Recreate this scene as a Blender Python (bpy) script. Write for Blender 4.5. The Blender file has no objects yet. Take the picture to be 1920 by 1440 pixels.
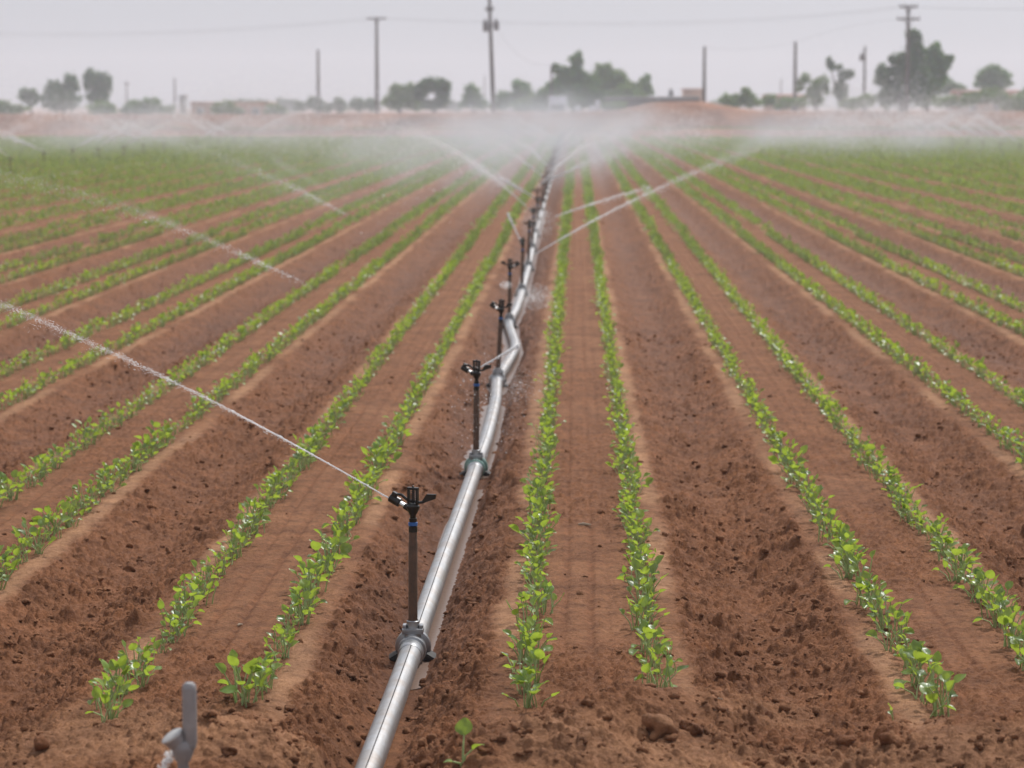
import bpy, bmesh, math, random
import numpy as np
from mathutils import Vector, Matrix

random.seed(7)
RNG = np.random.default_rng(11)
scene = bpy.context.scene
COL = scene.collection

# ------------------------------------------------------------------ camera
FPX = 4800.0                       # focal length in pixels of a 1920 wide frame
HCAM = 1.488
TILT = math.atan(520 / FPX)
YAW = math.atan(120 * math.cos(TILT) / FPX)
_c, _s, _ct, _st = math.cos(YAW), math.sin(YAW), math.cos(TILT), math.sin(TILT)
FW = np.array([-_s * _ct, _c * _ct, -_st]); RT = np.array([_c, _s, 0.0]); UP = np.cross(RT, FW)
CAM = np.array([0, 0, HCAM])

def ray(px, py):
    return FW + RT * (px - 960) / FPX + UP * (720 - py) / FPX

def at_z(px, py, z):
    d = ray(px, py); t = (z - HCAM) / d[2]
    return CAM + d * t

def at_y(px, py, y):
    d = ray(px, py)
    return CAM + d * (y / d[1])

cam_data = bpy.data.cameras.new("camera")
cam = bpy.data.objects.new("camera", cam_data); COL.objects.link(cam)
cam.matrix_world = Matrix(((RT[0], UP[0], -FW[0], 0), (RT[1], UP[1], -FW[1], 0), (RT[2], UP[2], -FW[2], HCAM), (0, 0, 0, 1)))
cam_data.sensor_width = 36; cam_data.lens = FPX / 1920 * 36
cam_data.clip_start = 0.1; cam_data.clip_end = 8000
cam_data.dof.use_dof = True; cam_data.dof.focus_distance = 7.4; cam_data.dof.aperture_fstop = 5.6
scene.camera = cam

# ------------------------------------------------------------------ helpers
def tag(o, label=None, cat=None, group=None, kind=None):
    if label: o["label"] = label
    if cat: o["category"] = cat
    if group: o["group"] = group
    if kind: o["kind"] = kind
    return o

def np_mesh(name, V, faces, smooth=False):
    """faces: list of int arrays (m, k)"""
    V = np.asarray(V, np.float32)
    faces = [np.asarray(f, np.int32) for f in faces if len(f)]
    me = bpy.data.meshes.new(name)
    me.vertices.add(len(V)); me.vertices.foreach_set("co", V.ravel())
    nl = sum(f.size for f in faces); npoly = sum(len(f) for f in faces)
    me.loops.add(nl); me.loops.foreach_set("vertex_index", np.concatenate([f.ravel() for f in faces]))
    tot = np.concatenate([np.full(len(f), f.shape[1], np.int32) for f in faces])
    st = np.concatenate([[0], np.cumsum(tot)[:-1]]).astype(np.int32)
    me.polygons.add(npoly); me.polygons.foreach_set("loop_start", st); me.polygons.foreach_set("loop_total", tot)
    if smooth:
        me.polygons.foreach_set("use_smooth", np.ones(npoly, bool))
    me.update(calc_edges=True)
    return me

def link(name, me, mat=None, parent=None):
    o = bpy.data.objects.new(name, me); COL.objects.link(o)
    if mat and not me.materials: me.materials.append(mat)
    if parent: o.parent = parent
    return o

def empty(name, loc, rz=0.0):
    o = bpy.data.objects.new(name, None); COL.objects.link(o)
    o.empty_display_size = 0.05
    o.location = [float(v) for v in loc]; o.rotation_euler = (0, 0, rz)
    return o

class MB:
    """collects tubes / boxes / lathes"""
    def __init__(self): self.V = []; self.Q = []; self.T = []; self.n = 0
    def add(self, V, Q=None, T=None):
        V = np.asarray(V, float)
        if Q is not None and len(Q): self.Q.append(np.asarray(Q) + self.n)
        if T is not None and len(T): self.T.append(np.asarray(T) + self.n)
        self.V.append(V); self.n += len(V)
    def tube(self, P, R, k=10, cap=True, closed=False):
        P = np.asarray(P, float); n = len(P)
        R = np.broadcast_to(np.asarray(R, float), (n,))
        D = np.gradient(P, axis=0) if not closed else np.roll(P, -1, 0) - np.roll(P, 1, 0)
        D /= np.maximum(np.linalg.norm(D, axis=1, keepdims=True), 1e-9)
        ref = np.array([0, 0, 1.0]) if abs(D[0][2]) < .9 else np.array([1.0, 0, 0])
        rings = []
        a = np.linspace(0, 2 * np.pi, k, endpoint=False)
        u = np.cross(D[0], ref); u /= np.linalg.norm(u)
        for i in range(n):
            u = u - D[i] * (u @ D[i]); u /= max(np.linalg.norm(u), 1e-9)
            w = np.cross(D[i], u)
            rings.append(P[i] + R[i] * (np.cos(a)[:, None] * u + np.sin(a)[:, None] * w))
        V = np.concatenate(rings); Q = []
        m = n if closed else n - 1
        i0 = np.arange(k); i1 = (i0 + 1) % k
        for i in range(m):
            b = i * k; c = ((i + 1) % n) * k
            Q.append(np.stack([b + i0, b + i1, c + i1, c + i0], 1))
        T = []
        if cap and not closed:
            V = np.concatenate([V, P[:1], P[-1:]])
            T.append(np.stack([i1, i0, np.full(k, n * k)], 1))
            b = (n - 1) * k
            T.append(np.stack([b + i0, b + i1, np.full(k, n * k + 1)], 1))
        self.add(V, np.concatenate(Q), np.concatenate(T) if T else None)
        return self
    def lathe(self, prof, k=20, M=None):
        """prof: list (r, z) about z axis"""
        P = np.array(prof, float); n = len(P)
        a = np.linspace(0, 2 * np.pi, k, endpoint=False)
        V = np.stack([np.outer(P[:, 0], np.cos(a)), np.outer(P[:, 0], np.sin(a)), np.repeat(P[:, 1:2], k, 1)], -1).reshape(-1, 3)
        if M is not None: V = V @ np.array(M)[:3, :3].T + np.array(M)[:3, 3]
        i0 = np.arange(k); i1 = (i0 + 1) % k
        Q = [np.stack([i * k + i0, i * k + i1, (i + 1) * k + i1, (i + 1) * k + i0], 1) for i in range(n - 1)]
        self.add(V, np.concatenate(Q)); return self
    def box(self, c, s, M=None, bev=0.0):
        c = np.array(c, float); h = np.array(s, float) / 2
        if bev:
            b = min(bev, *(h * .9))
            bm = bmesh.new(); bmesh.ops.create_cube(bm, size=1)
            for v in bm.verts: v.co = Vector((v.co.x * s[0], v.co.y * s[1], v.co.z * s[2]))
            bmesh.ops.bevel(bm, geom=list(bm.edges), offset=b, segments=2, affect='EDGES', profile=.7)
            bm.verts.index_update()
            V = np.array([v.co[:] for v in bm.verts])
            fq = [[v.index for v in f.verts] for f in bm.faces]
            bm.free()
            Q = [f for f in fq if len(f) == 4]; T = [f for f in fq if len(f) == 3]
            for f in fq:
                if len(f) > 4: T += [[f[0], f[i], f[i + 1]] for i in range(1, len(f) - 1)]
        else:
            V = np.array([[x, y, z] for x in (-1, 1) for y in (-1, 1) for z in (-1, 1)], float) * h
            Q = [[0, 1, 3, 2], [4, 6, 7, 5], [0, 4, 5, 1], [2, 3, 7, 6], [0, 2, 6, 4], [1, 5, 7, 3]]; T = []
        if M is not None: V = V @ np.array(M)[:3, :3].T
        self.add(V + c, Q, T); return self
    def mesh(self, name, smooth=True):
        fs = []
        if self.Q: fs.append(np.concatenate(self.Q))
        if self.T: fs.append(np.concatenate(self.T))
        return np_mesh(name, np.concatenate(self.V), fs, smooth)
    def build(self, name, mat, parent=None, smooth=True, auto=True):
        me = self.mesh(name, smooth); o = link(name, me, mat, parent)
        if smooth and auto:
            try: me.set_sharp_from_angle(angle=math.radians(38))
            except Exception: pass
        return o

# value noise -------------------------------------------------------
def h2(ix, iy, s=0):
    n = (ix.astype(np.int64) * 374761393 + iy.astype(np.int64) * 668265263 + s * 974634777) & 0xffffffff
    n = ((n ^ (n >> 13)) * 1274126177) & 0xffffffff
    n = ((n ^ (n >> 16)) * 2246822519) & 0xffffffff
    return ((n ^ (n >> 15)) & 0xffffff).astype(np.float32) / 16777216.0

def vnoise(x, y, s=0):
    fx = np.floor(x); fy = np.floor(y); tx = (x - fx); ty = (y - fy)
    tx = tx * tx * (3 - 2 * tx); ty = ty * ty * (3 - 2 * ty)
    a = h2(fx, fy, s); b = h2(fx + 1, fy, s); c = h2(fx, fy + 1, s); d = h2(fx + 1, fy + 1, s)
    return (a + (b - a) * tx) * (1 - ty) + (c + (d - c) * tx) * ty

def fbm(x, y, s=0, o=4, g=.5):
    v = 0; a = 1; t = 0
    for i in range(o):
        q = .55 + 1.13 * i; cq, sq = math.cos(q) * 2 ** i, math.sin(q) * 2 ** i       # turn every octave: no lattice lines
        v = v + a * (vnoise(x * cq - y * sq + i * 17.3, x * sq + y * cq - i * 9.1, s + i) - .5); t += a; a *= g
    return v / t

def clods(x, y, size, prob, s):
    """height of hemispherical lumps scattered in cells of the given size (in units of size)"""
    th_ = .35 + s * .013; ca, sa = math.cos(th_), math.sin(th_)
    u = (x * ca - y * sa) / size; v = (x * sa + y * ca) / size
    fu = np.floor(u); fv = np.floor(v); out = np.zeros_like(x)
    for i in (-1, 0, 1):
        for j in (-1, 0, 1):
            cx = fu + i; cy = fv + j
            r = .16 + .42 * h2(cx, cy, s + 3) ** 1.4
            ok = h2(cx, cy, s + 4) < prob
            e = .75 + .5 * h2(cx, cy, s + 5)
            dx = (u - cx - h2(cx, cy, s + 1)) * e; dy = (v - cy - h2(cx, cy, s + 2)) / e
            q = 1 - (dx * dx + dy * dy) / (r * r)
            out = np.maximum(out, np.where(ok & (q > 0), r * np.sqrt(np.maximum(q, 0)), 0))
    return out * size

def sstep(a, b, x):
    t = np.clip((x - a) / (b - a), 0, 1); return t * t * (3 - 2 * t)

# ------------------------------------------------------------------ materials
def new_mat(name):
    m = bpy.data.materials.new(name); m.use_nodes = True
    nt = m.node_tree; nt.nodes.clear()
    out = nt.nodes.new("ShaderNodeOutputMaterial")
    return m, nt, out

def node(nt, t, **kw):
    n = nt.nodes.new(t)
    for k, v in kw.items():
        if k in n.inputs.keys(): n.inputs[k].default_value = v
        else: setattr(n, k, v)
    return n

def ramp(nt, fac, stops):
    r = nt.nodes.new("ShaderNodeValToRGB")
    e = r.color_ramp.elements
    while len(e) < len(stops): e.new(.5)
    for i, (p, c) in enumerate(stops):
        e[i].position = p; e[i].color = (*c, 1) if len(c) == 3 else c
    if fac is not None: nt.links.new(fac, r.inputs[0])
    return r

def simple_mat(name, c1, c2=None, rough=.6, metal=0.0, scale=20, spec=.5, bump=0.0, bscale=200, detail=4, contrast=.2):
    m, nt, out = new_mat(name)
    b = node(nt, "ShaderNodeBsdfPrincipled", Roughness=rough, Metallic=metal)
    b.inputs["Specular IOR Level"].default_value = spec
    nt.links.new(b.outputs[0], out.inputs[0])
    tc = node(nt, "ShaderNodeTexCoord")
    nz = node(nt, "ShaderNodeTexNoise", Scale=scale, Detail=detail)
    nt.links.new(tc.outputs["Object"], nz.inputs["Vector"])
    r = ramp(nt, nz.outputs[0], [(.5 - contrast, c1), (.5 + contrast, c2 or c1)])
    nt.links.new(r.outputs[0], b.inputs["Base Color"])
    if bump:
        n2 = node(nt, "ShaderNodeTexNoise", Scale=bscale, Detail=3)
        nt.links.new(tc.outputs["Object"], n2.inputs["Vector"])
        bp = node(nt, "ShaderNodeBump", Strength=bump, Distance=.01)
        nt.links.new(n2.outputs[0], bp.inputs["Height"]); nt.links.new(bp.outputs[0], b.inputs["Normal"])
    return m

def soil_mat():
    m, nt, out = new_mat("soil")
    L = nt.links.new
    b = node(nt, "ShaderNodeBsdfPrincipled"); L(b.outputs[0], out.inputs[0])
    at = node(nt, "ShaderNodeAttribute", attribute_name="crust")
    wt = node(nt, "ShaderNodeAttribute", attribute_name="wet")
    geo = node(nt, "ShaderNodeNewGeometry")
    n1 = node(nt, "ShaderNodeTexNoise", Scale=3.0, Detail=6, Roughness=.6); L(geo.outputs["Position"], n1.inputs["Vector"])
    n2 = node(nt, "ShaderNodeTexNoise", Scale=55.0, Detail=6, Roughness=.65); L(geo.outputs["Position"], n2.inputs["Vector"])
    n3 = node(nt, "ShaderNodeTexVoronoi", Scale=260.0); L(geo.outputs["Position"], n3.inputs["Vector"])
    cf = ramp(nt, n2.outputs[0], [(.25, (.130, .050, .024)), (.5, (.236, .099, .043)), (.78, (.335, .150, .078))])
    cc = ramp(nt, n2.outputs[0], [(.25, (.280, .135, .072)), (.5, (.400, .212, .110)), (.78, (.510, .280, .166))])
    # break up the crust mask
    ad = node(nt, "ShaderNodeMath", operation='MULTIPLY_ADD'); ad.inputs[1].default_value = .5
    L(n1.outputs[0], ad.inputs[0]); L(at.outputs["Fac"], ad.inputs[2])
    rr = node(nt, "ShaderNodeMapRange"); rr.inputs["From Min"].default_value = .4; rr.inputs["From Max"].default_value = 1.1
    L(ad.outputs[0], rr.inputs["Value"])
    mx = node(nt, "ShaderNodeMix", data_type='RGBA'); L(rr.outputs[0], mx.inputs["Factor"]); L(cf.outputs[0], mx.inputs["A"]); L(cc.outputs[0], mx.inputs["B"])
    # large patches
    p = ramp(nt, n1.outputs[0], [(.3, (.82, .82, .84)), (.7, (1.12, 1.1, 1.08))])
    mp = node(nt, "ShaderNodeMix", data_type='RGBA', blend_type='MULTIPLY'); mp.inputs["Factor"].default_value = 1
    L(mx.outputs["Result"], mp.inputs["A"]); L(p.outputs[0], mp.inputs["B"])
    n5 = node(nt, "ShaderNodeTexNoise", Scale=13.0, Detail=5, Roughness=.6); L(geo.outputs["Position"], n5.inputs["Vector"])
    p5 = ramp(nt, n5.outputs[0], [(.34, (.70, .67, .66)), (.52, (1, 1, 1)), (.70, (1.16, 1.15, 1.14))])
    m5 = node(nt, "ShaderNodeMix", data_type='RGBA', blend_type='MULTIPLY'); m5.inputs["Factor"].default_value = 1
    L(mp.outputs["Result"], m5.inputs["A"]); L(p5.outputs[0], m5.inputs["B"]); mp = m5
    # pale grains
    g = ramp(nt, n3.outputs["Color"], [(.90, (0, 0, 0)), (.97, (1, 1, 1))])
    mg = node(nt, "ShaderNodeMix", data_type='RGBA'); L(mp.outputs["Result"], mg.inputs["A"]); mg.inputs["B"].default_value = (.46, .27, .19, 1)
    gm = node(nt, "ShaderNodeMath", operation='MULTIPLY'); gm.inputs[1].default_value = .35; L(g.outputs[0], gm.inputs[0]); L(gm.outputs[0], mg.inputs["Factor"])
    # wet soil is darker and glossier
    mw = node(nt, "ShaderNodeMix", data_type='RGBA', blend_type='MULTIPLY'); L(wt.outputs["Fac"], mw.inputs["Factor"])
    L(mg.outputs["Result"], mw.inputs["A"]); mw.inputs["B"].default_value = (.72, .66, .62, 1)
    L(mw.outputs["Result"], b.inputs["Base Color"])
    ro = node(nt, "ShaderNodeMapRange"); ro.inputs["To Min"].default_value = .85; ro.inputs["To Max"].default_value = .66; L(wt.outputs["Fac"], ro.inputs["Value"])
    L(ro.outputs[0], b.inputs["Roughness"])
    b.inputs["Specular IOR Level"].default_value = .16
    n4 = node(nt, "ShaderNodeTexNoise", Scale=120.0, Detail=5, Roughness=.7); L(geo.outputs["Position"], n4.inputs["Vector"])
    bp = node(nt, "ShaderNodeBump", Strength=.9, Distance=.014); L(n4.outputs[0], bp.inputs["Height"]); L(bp.outputs[0], b.inputs["Normal"])
    return m

def leaf_mat(name, cols, trans, rough=.32, spec=.55, tmix=.4, hscale=30):
    m, nt, out = new_mat(name); L = nt.links.new
    b = node(nt, "ShaderNodeBsdfPrincipled", Roughness=rough); b.inputs["Specular IOR Level"].default_value = spec
    t = node(nt, "ShaderNodeBsdfTranslucent")
    mix = node(nt, "ShaderNodeMixShader"); mix.inputs[0].default_value = tmix
    L(b.outputs[0], mix.inputs[1]); L(t.outputs[0], mix.inputs[2]); L(mix.outputs[0], out.inputs[0])
    oi = node(nt, "ShaderNodeObjectInfo"); geo = node(nt, "ShaderNodeNewGeometry")
    r = ramp(nt, geo.outputs["Random Per Island"], [(0, cols[0]), (.5, cols[1]), (1, cols[2])])
    n = node(nt, "ShaderNodeTexNoise", Scale=hscale, Detail=3); L(geo.outputs["Position"], n.inputs["Vector"])
    v = ramp(nt, n.outputs[0], [(.3, (.8, .8, .8)), (.7, (1.2, 1.2, 1.2))])
    mm = node(nt, "ShaderNodeMix", data_type='RGBA', blend_type='MULTIPLY'); mm.inputs["Factor"].default_value = 1
    L(r.outputs[0], mm.inputs["A"]); L(v.outputs[0], mm.inputs["B"]); L(mm.outputs["Result"], b.inputs["Base Color"])
    mt = node(nt, "ShaderNodeMix", data_type='RGBA', blend_type='MULTIPLY'); mt.inputs["Factor"].default_value = 1
    mt.inputs["A"].default_value = (*trans, 1); L(v.outputs[0], mt.inputs["B"]); L(mt.outputs["Result"], t.inputs["Color"])
    return m

M = {}
M['soil'] = soil_mat()
M['dirt'] = simple_mat("dirt_painted_shade", (.12, .058, .040), (.38, .20, .13), rough=.95, scale=.35, spec=.1, detail=8, contrast=.22)  # bank dirt; dark noise patches paint in the shade on its near face
M['desert'] = simple_mat("desert_dirt", (.30, .18, .13), (.38, .24, .17), rough=.95, scale=.05, spec=.1)
M['leaf'] = leaf_mat("crop_leaf", [(.070, .150, .058), (.125, .235, .046), (.20, .305, .055)], (.46, .60, .06), rough=.34, spec=.5, tmix=.42)
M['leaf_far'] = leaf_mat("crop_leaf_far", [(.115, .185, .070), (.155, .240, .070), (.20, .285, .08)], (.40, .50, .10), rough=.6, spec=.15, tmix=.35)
M['stem'] = leaf_mat("crop_stem", [(.32, .42, .16), (.38, .48, .20), (.44, .52, .26)], (.4, .5, .15), rough=.5, tmix=.3)
M['alu'] = None
M['rust'] = simple_mat("rusty_steel", (.060, .036, .022), (.140, .072, .042), rough=.6, metal=.1, scale=45, bump=.3, bscale=300, contrast=.25)
M['black'] = simple_mat("dark_brass", (.010, .010, .010), (.030, .028, .024), rough=.32, metal=.5, scale=60, spec=.6)
M['blue'] = simple_mat("blue_plastic", (.02, .10, .32), (.03, .13, .38), rough=.35, scale=40)
M['rubber'] = simple_mat("black_rubber", (.012, .011, .011), (.035, .028, .024), rough=.7, scale=60)
M['steel'] = simple_mat("worn_zinc", (.24, .25, .26), (.40, .40, .41), rough=.38, metal=.8, scale=50, contrast=.25)
M['green_alu'] = simple_mat("green_coated_metal", (.13, .27, .23), (.30, .42, .38), rough=.4, metal=.35, scale=60, contrast=.25)
M['nut'] = simple_mat("bright_nut", (.55, .56, .56), (.75, .75, .74), rough=.3, metal=.9, scale=50)
M['grey_paint'] = simple_mat("weathered_grey", (.21, .205, .21), (.30, .29, .29), rough=.6, scale=25, metal=.2, bump=.15, bscale=120)
M['pale_cast'] = simple_mat("pale_cast_metal", (.36, .35, .34), (.50, .49, .475), rough=.5, scale=30, metal=.2)
M['pole'] = simple_mat("weathered_wood", (.055, .042, .036), (.095, .075, .062), rough=.9, scale=3)
M['trafo'] = simple_mat("transformer_grey", (.10, .10, .105), (.15, .15, .155), rough=.5, scale=3)
M['wire'] = simple_mat("black_cable", (.04, .04, .04), (.06, .06, .06), rough=.6)
M['bark'] = simple_mat("bark", (.07, .05, .038), (.12, .09, .07), rough=.9, scale=6)
M['beige'] = simple_mat("beige_stucco", (.46, .30, .215), (.54, .37, .27), rough=.9, scale=.6)
M['roof_dark'] = simple_mat("dark_fascia", (.07, .06, .055), (.11, .095, .085), rough=.8, scale=1)
M['roof_grey'] = simple_mat("grey_metal_roof", (.30, .31, .30), (.40, .41, .39), rough=.6, scale=.5)
M['roof_red'] = simple_mat("red_tile_roof", (.36, .17, .12), (.46, .23, .16), rough=.9, scale=2)
M['white_paint'] = simple_mat("white_paint", (.62, .63, .68), (.74, .75, .79), rough=.4, scale=1)
M['glass'] = simple_mat("dark_glass", (.03, .035, .04), (.05, .055, .06), rough=.1, scale=1)
M['tyre'] = simple_mat("tyre_rubber", (.02, .02, .02), (.035, .035, .035), rough=.8)
M['stone'] = M['soil']

def alu_mat():
    m, nt, out = new_mat("bright_aluminium"); L = nt.links.new
    b = node(nt, "ShaderNodeBsdfPrincipled", Metallic=.92); L(b.outputs[0], out.inputs[0])
    tc = node(nt, "ShaderNodeTexCoord"); mp = node(nt, "ShaderNodeMapping"); mp.inputs["Scale"].default_value = (60, 4, 60)
    L(tc.outputs["Object"], mp.inputs["Vector"])
    n = node(nt, "ShaderNodeTexNoise", Scale=1.0, Detail=5, Roughness=.6); L(mp.outputs[0], n.inputs["Vector"])
    n2 = node(nt, "ShaderNodeTexNoise", Scale=9.0, Detail=6, Roughness=.65); L(tc.outputs["Object"], n2.inputs["Vector"])
    r = ramp(nt, n.outputs[0], [(.3, (.31, .31, .315)), (.7, (.47, .47, .475))])
    d = ramp(nt, n2.outputs[0], [(.45, (0, 0, 0)), (.72, (.7, .7, .7))])
    mx = node(nt, "ShaderNodeMix", data_type='RGBA'); L(d.outputs[0], mx.inputs["Factor"]); L(r.outputs[0], mx.inputs["A"]); mx.inputs["B"].default_value = (.30, .235, .19, 1)
    L(mx.outputs["Result"], b.inputs["Base Color"])
    rr = node(nt, "ShaderNodeMapRange"); rr.inputs["To Min"].default_value = .34; rr.inputs["To Max"].default_value = .6; L(n2.outputs[0], rr.inputs["Value"]); L(rr.outputs[0], b.inputs["Roughness"])
    return m
M['alu'] = alu_mat()

def water_mat():
    m, nt, out = new_mat("muddy_water"); L = nt.links.new
    b = node(nt, "ShaderNodeBsdfPrincipled", Roughness=.06); b.inputs["IOR"].default_value = 1.333; b.inputs["Roughness"].default_value = .3; b.inputs["Specular IOR Level"].default_value = .28
    b.inputs["Base Color"].default_value = (.20, .135, .105, 1); L(b.outputs[0], out.inputs[0])
    geo = node(nt, "ShaderNodeNewGeometry")
    n = node(nt, "ShaderNodeTexNoise", Scale=45.0, Detail=3); L(geo.outputs["Position"], n.inputs["Vector"])
    bp = node(nt, "ShaderNodeBump", Strength=.08, Distance=.01); L(n.outputs[0], bp.inputs["Height"]); L(bp.outputs[0], b.inputs["Normal"])
    return m
M['water'] = water_mat()

def drop_mat(alpha):
    m, nt, out = new_mat("water_droplets"); L = nt.links.new
    d = node(nt, "ShaderNodeBsdfDiffuse"); d.inputs[0].default_value = (.97, .975, .985, 1)
    t = node(nt, "ShaderNodeBsdfTranslucent"); t.inputs[0].default_value = (.97, .975, .985, 1)
    a = node(nt, "ShaderNodeMixShader"); a.inputs[0].default_value = .68; L(d.outputs[0], a.inputs[1]); L(t.outputs[0], a.inputs[2])
    tr = node(nt, "ShaderNodeBsdfTransparent")
    x = node(nt, "ShaderNodeMixShader"); x.inputs[0].default_value = alpha; L(tr.outputs[0], x.inputs[1]); L(a.outputs[0], x.inputs[2])
    L(x.outputs[0], out.inputs[0]); return m
M['drop'] = drop_mat(.48)
M['drop_far'] = drop_mat(1.0)

# ------------------------------------------------------------------ terrain
PER = 1.016; BX = 0.043; ROW = 0.1675
Y_END = 116.0
PIPE_Y = [4.6, 5.9, 7.3, 9.0, 10.9, 12.0, 13.5, 14.6, 15.7, 16.6, 17.5, 18.4, 19.5, 21.0, 24.5, 32.6, 41.7, 57.8, 83, 116]
PIPE_X = [-.505, -.488, -.469, -.452, -.432, -.418, -.424, -.444, -.406, -.392, -.434, -.478, -.458, -.454, -.457, -.498, -.512, -.53, -.56, -.58]
def pipe_x(y): return np.interp(y, PIPE_Y, PIPE_X)

def bed_phase(x):
    k = np.floor((x - BX) / PER + .5)
    return x - BX - k * PER, k

def terrain(x, y, fine=True):
    p, k = bed_phase(x)
    wob = .035 * fbm(y * .9 + k * 7.7, k * 3.1, 5, 3)
    a = np.abs(p + wob) + .035 * fbm(x * 9, y * 5, 6, 3)
    fur = sstep(.215, .49, a)                      # 0 on the bed, 1 in the furrow bottom
    wall = sstep(.235, .30, a)                     # loose soil zone
    endf = sstep(6.45, 5.75, y + .9 * fbm(x * 1.9, y * .8, 9, 3))      # rough ground in front of the rows
    depth = .066 + .02 * fbm(x * .7, y * .25, 21, 2) + .035 * np.exp(-((x - pipe_x(y)) / .28) ** 2)
    z = -depth * fur * (1 - .6 * endf)
    # ridges that close the row ends, and the low heap near the middle
    z = z + endf * (.018 * (1 - fur) + .07 * fbm(x * 2.1, y * 2.1, 31, 4) + .012)
    hx = (x - .12) * .8 + (y - 5.95) * .6; hy = (y - 5.95) * .8 - (x - .12) * .6
    z = z + .10 * np.exp(-(hx / .30) ** 2 - (hy / .13) ** 2)
    z = z + .05 * np.exp(-((x + .08) / .22) ** 2 - ((y - 5.62) / .13) ** 2) + .06 * np.exp(-((x - 1.0) / .22) ** 2 - ((y - 5.85) / .16) ** 2)
    z = z + .06 * np.exp(-((x + .85) / .30) ** 2 - ((y - 5.72) / .17) ** 2)
    z = z - .05 * np.exp(-((x + 1.3) / .18) ** 2 - ((y - 5.95) / .12) ** 2)
    # shallow press-wheel grooves on the bed tops
    onb = (1 - wall) * (1 - endf)
    for g, w in ((-.072, .010), (.006, .010), (.055, .012)):
        z = z - .007 * onb * (.25 + .9 * vnoise(y * .9 + 40 * g, k, 66)) * np.exp(-((p + wob * .5 - g) / w) ** 2)
    # planting rows slightly pressed in
    z = z - .006 * onb * np.exp(-((np.abs(p) - ROW) / .03) ** 2)
    z = z + .022 * (.35 + wall) * fbm(x * 4, y * 3, 41, 4)
    rough = np.clip(np.maximum(wall * (1 - .25 * sstep(.45, .5, a)), endf * .62), 0, 1)
    mid = np.clip((1 - wall) * sstep(.15, .11, np.abs(p)) * sstep(.25, .6, vnoise(x * 1.2 + 3, y * .8, 55)), 0, 1) * np.clip(1.15 - y * .04, .35, .9)
    near = np.clip((40 - y) / 18, 0, 1)
    if fine:
        r2 = np.maximum(rough, mid)
        wx = x + .012 * fbm(x * 30, y * 30, 61, 2); wy = y + .012 * fbm(x * 30, y * 30, 71, 2)
        pat = sstep(.25, .75, vnoise(x * 2.6, y * 1.9, 77))
        z = z + .66 * clods(wx, wy, .085, .30, 100) * rough * (1 - .5 * endf) * .95 * (.35 + .65 * pat)
        z = z + 1.0 * clods(wx, wy, .042, .62, 110) * rough * (.5 + .5 * pat)
        z = z + 1.15 * clods(wx, wy, .021, .75, 120) * np.maximum(r2, .16) * near
        z = z + 1.0 * clods(x, y, .011, .7, 130) * np.maximum(r2, .42) * np.clip((14 - y) / 5, 0, 1)
        z = z + .006 * fbm(x * 60, y * 60, 81, 3) * np.maximum(r2, .25) * near
    dpp = np.abs(x - pipe_x(y)); cv = sstep(.10, .04, dpp)
    z = np.where(cv > 0, z + (np.minimum(z, -.108) - z) * cv, z)
    crust = (1 - rough) * (.24 + .52 * sstep(.180, .215, a) * sstep(.20, .60, vnoise(x * 5 + 7, y * 1.6, 68))) * (1 - .6 * mid) * (1 - (.2 + .6 * vnoise(y * .9, k, 67)) * (np.exp(-((p + wob * .5 + .072) / .013) ** 2) + np.exp(-((p + wob * .5 - .006) / .013) ** 2)))
    crust = np.clip(np.maximum(crust, endf * (.12 + .42 * sstep(.35, .65, vnoise(x * 3.2 + 9, y * 3.2, 91)))), 0, 1)
    dp = np.abs(x - pipe_x(y))
    wet = np.clip(.75 * sstep(.33, .06, dp) * sstep(6.3, 7.4, y) + .55 * fur * sstep(8, 18, y) + .35 * fur * vnoise(x * 1.5, y * .7, 95), 0, 1) * (1 - endf)
    return z, crust, wet, endf, fur

def pgrid(us, ys):
    """grid of soil, columns fan out so cells keep about the same shape with distance"""
    Y = np.repeat(ys[:, None], len(us), 1); X = us[None, :] * (Y + 1.0)
    return X, Y

us = np.concatenate([np.linspace(-.46, -.262, 90, endpoint=False), np.linspace(-.262, .205, 1120, endpoint=False), np.linspace(.205, .40, 90)])
pix = np.concatenate([np.arange(950, 330, -.62), np.arange(330, 30.0, -.85)])
ys = 2560 * HCAM / pix
ys = np.concatenate([ys, np.linspace(ys[-1] + .3, 150, 20)])
X, Y = pgrid(us, ys)
Z, CR, WE, EN, FU = terrain(X, Y)
fade = sstep(Y_END + 3, Y_END - 1, Y)
Z = Z * fade - .03 * (1 - fade)
nr, ncol = X.shape
idx = np.arange(nr * ncol).reshape(nr, ncol)
Q = np.stack([idx[:-1, :-1], idx[:-1, 1:], idx[1:, 1:], idx[1:, :-1]], -1).reshape(-1, 4)
me = np_mesh("field_soil", np.stack([X, Y, Z], -1).reshape(-1, 3), [Q], True)
for nm, arr in (("crust", CR * fade + .8 * (1 - fade)), ("wet", WE * fade)):
    a = me.attributes.new(nm, 'FLOAT', 'POINT'); a.data.foreach_set("value", arr.astype(np.float32).ravel())
soil = link("field_soil", me, M['soil']); tag(soil, kind="structure")

# wide ground to the horizon
gx = np.concatenate([-np.geomspace(3000, 30, 14), np.linspace(-25, 25, 11), np.geomspace(30, 3000, 14)])
gy = np.concatenate([[-60, -20, 0], np.linspace(20, 240, 23), np.geomspace(260, 6000, 14)])
GX, GY = np.meshgrid(gx, gy)
gi = np.arange(GX.size).reshape(GX.shape)
GQ = np.stack([gi[:-1, :-1], gi[:-1, 1:], gi[1:, 1:], gi[1:, :-1]], -1).reshape(-1, 4)
ground = link("ground", np_mesh("ground", np.stack([GX, GY, np.full_like(GX, -.42) + .40 * sstep(118, 128, GY)], -1).reshape(-1, 3), [GQ], True), M['desert']); tag(ground, kind="structure")

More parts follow.
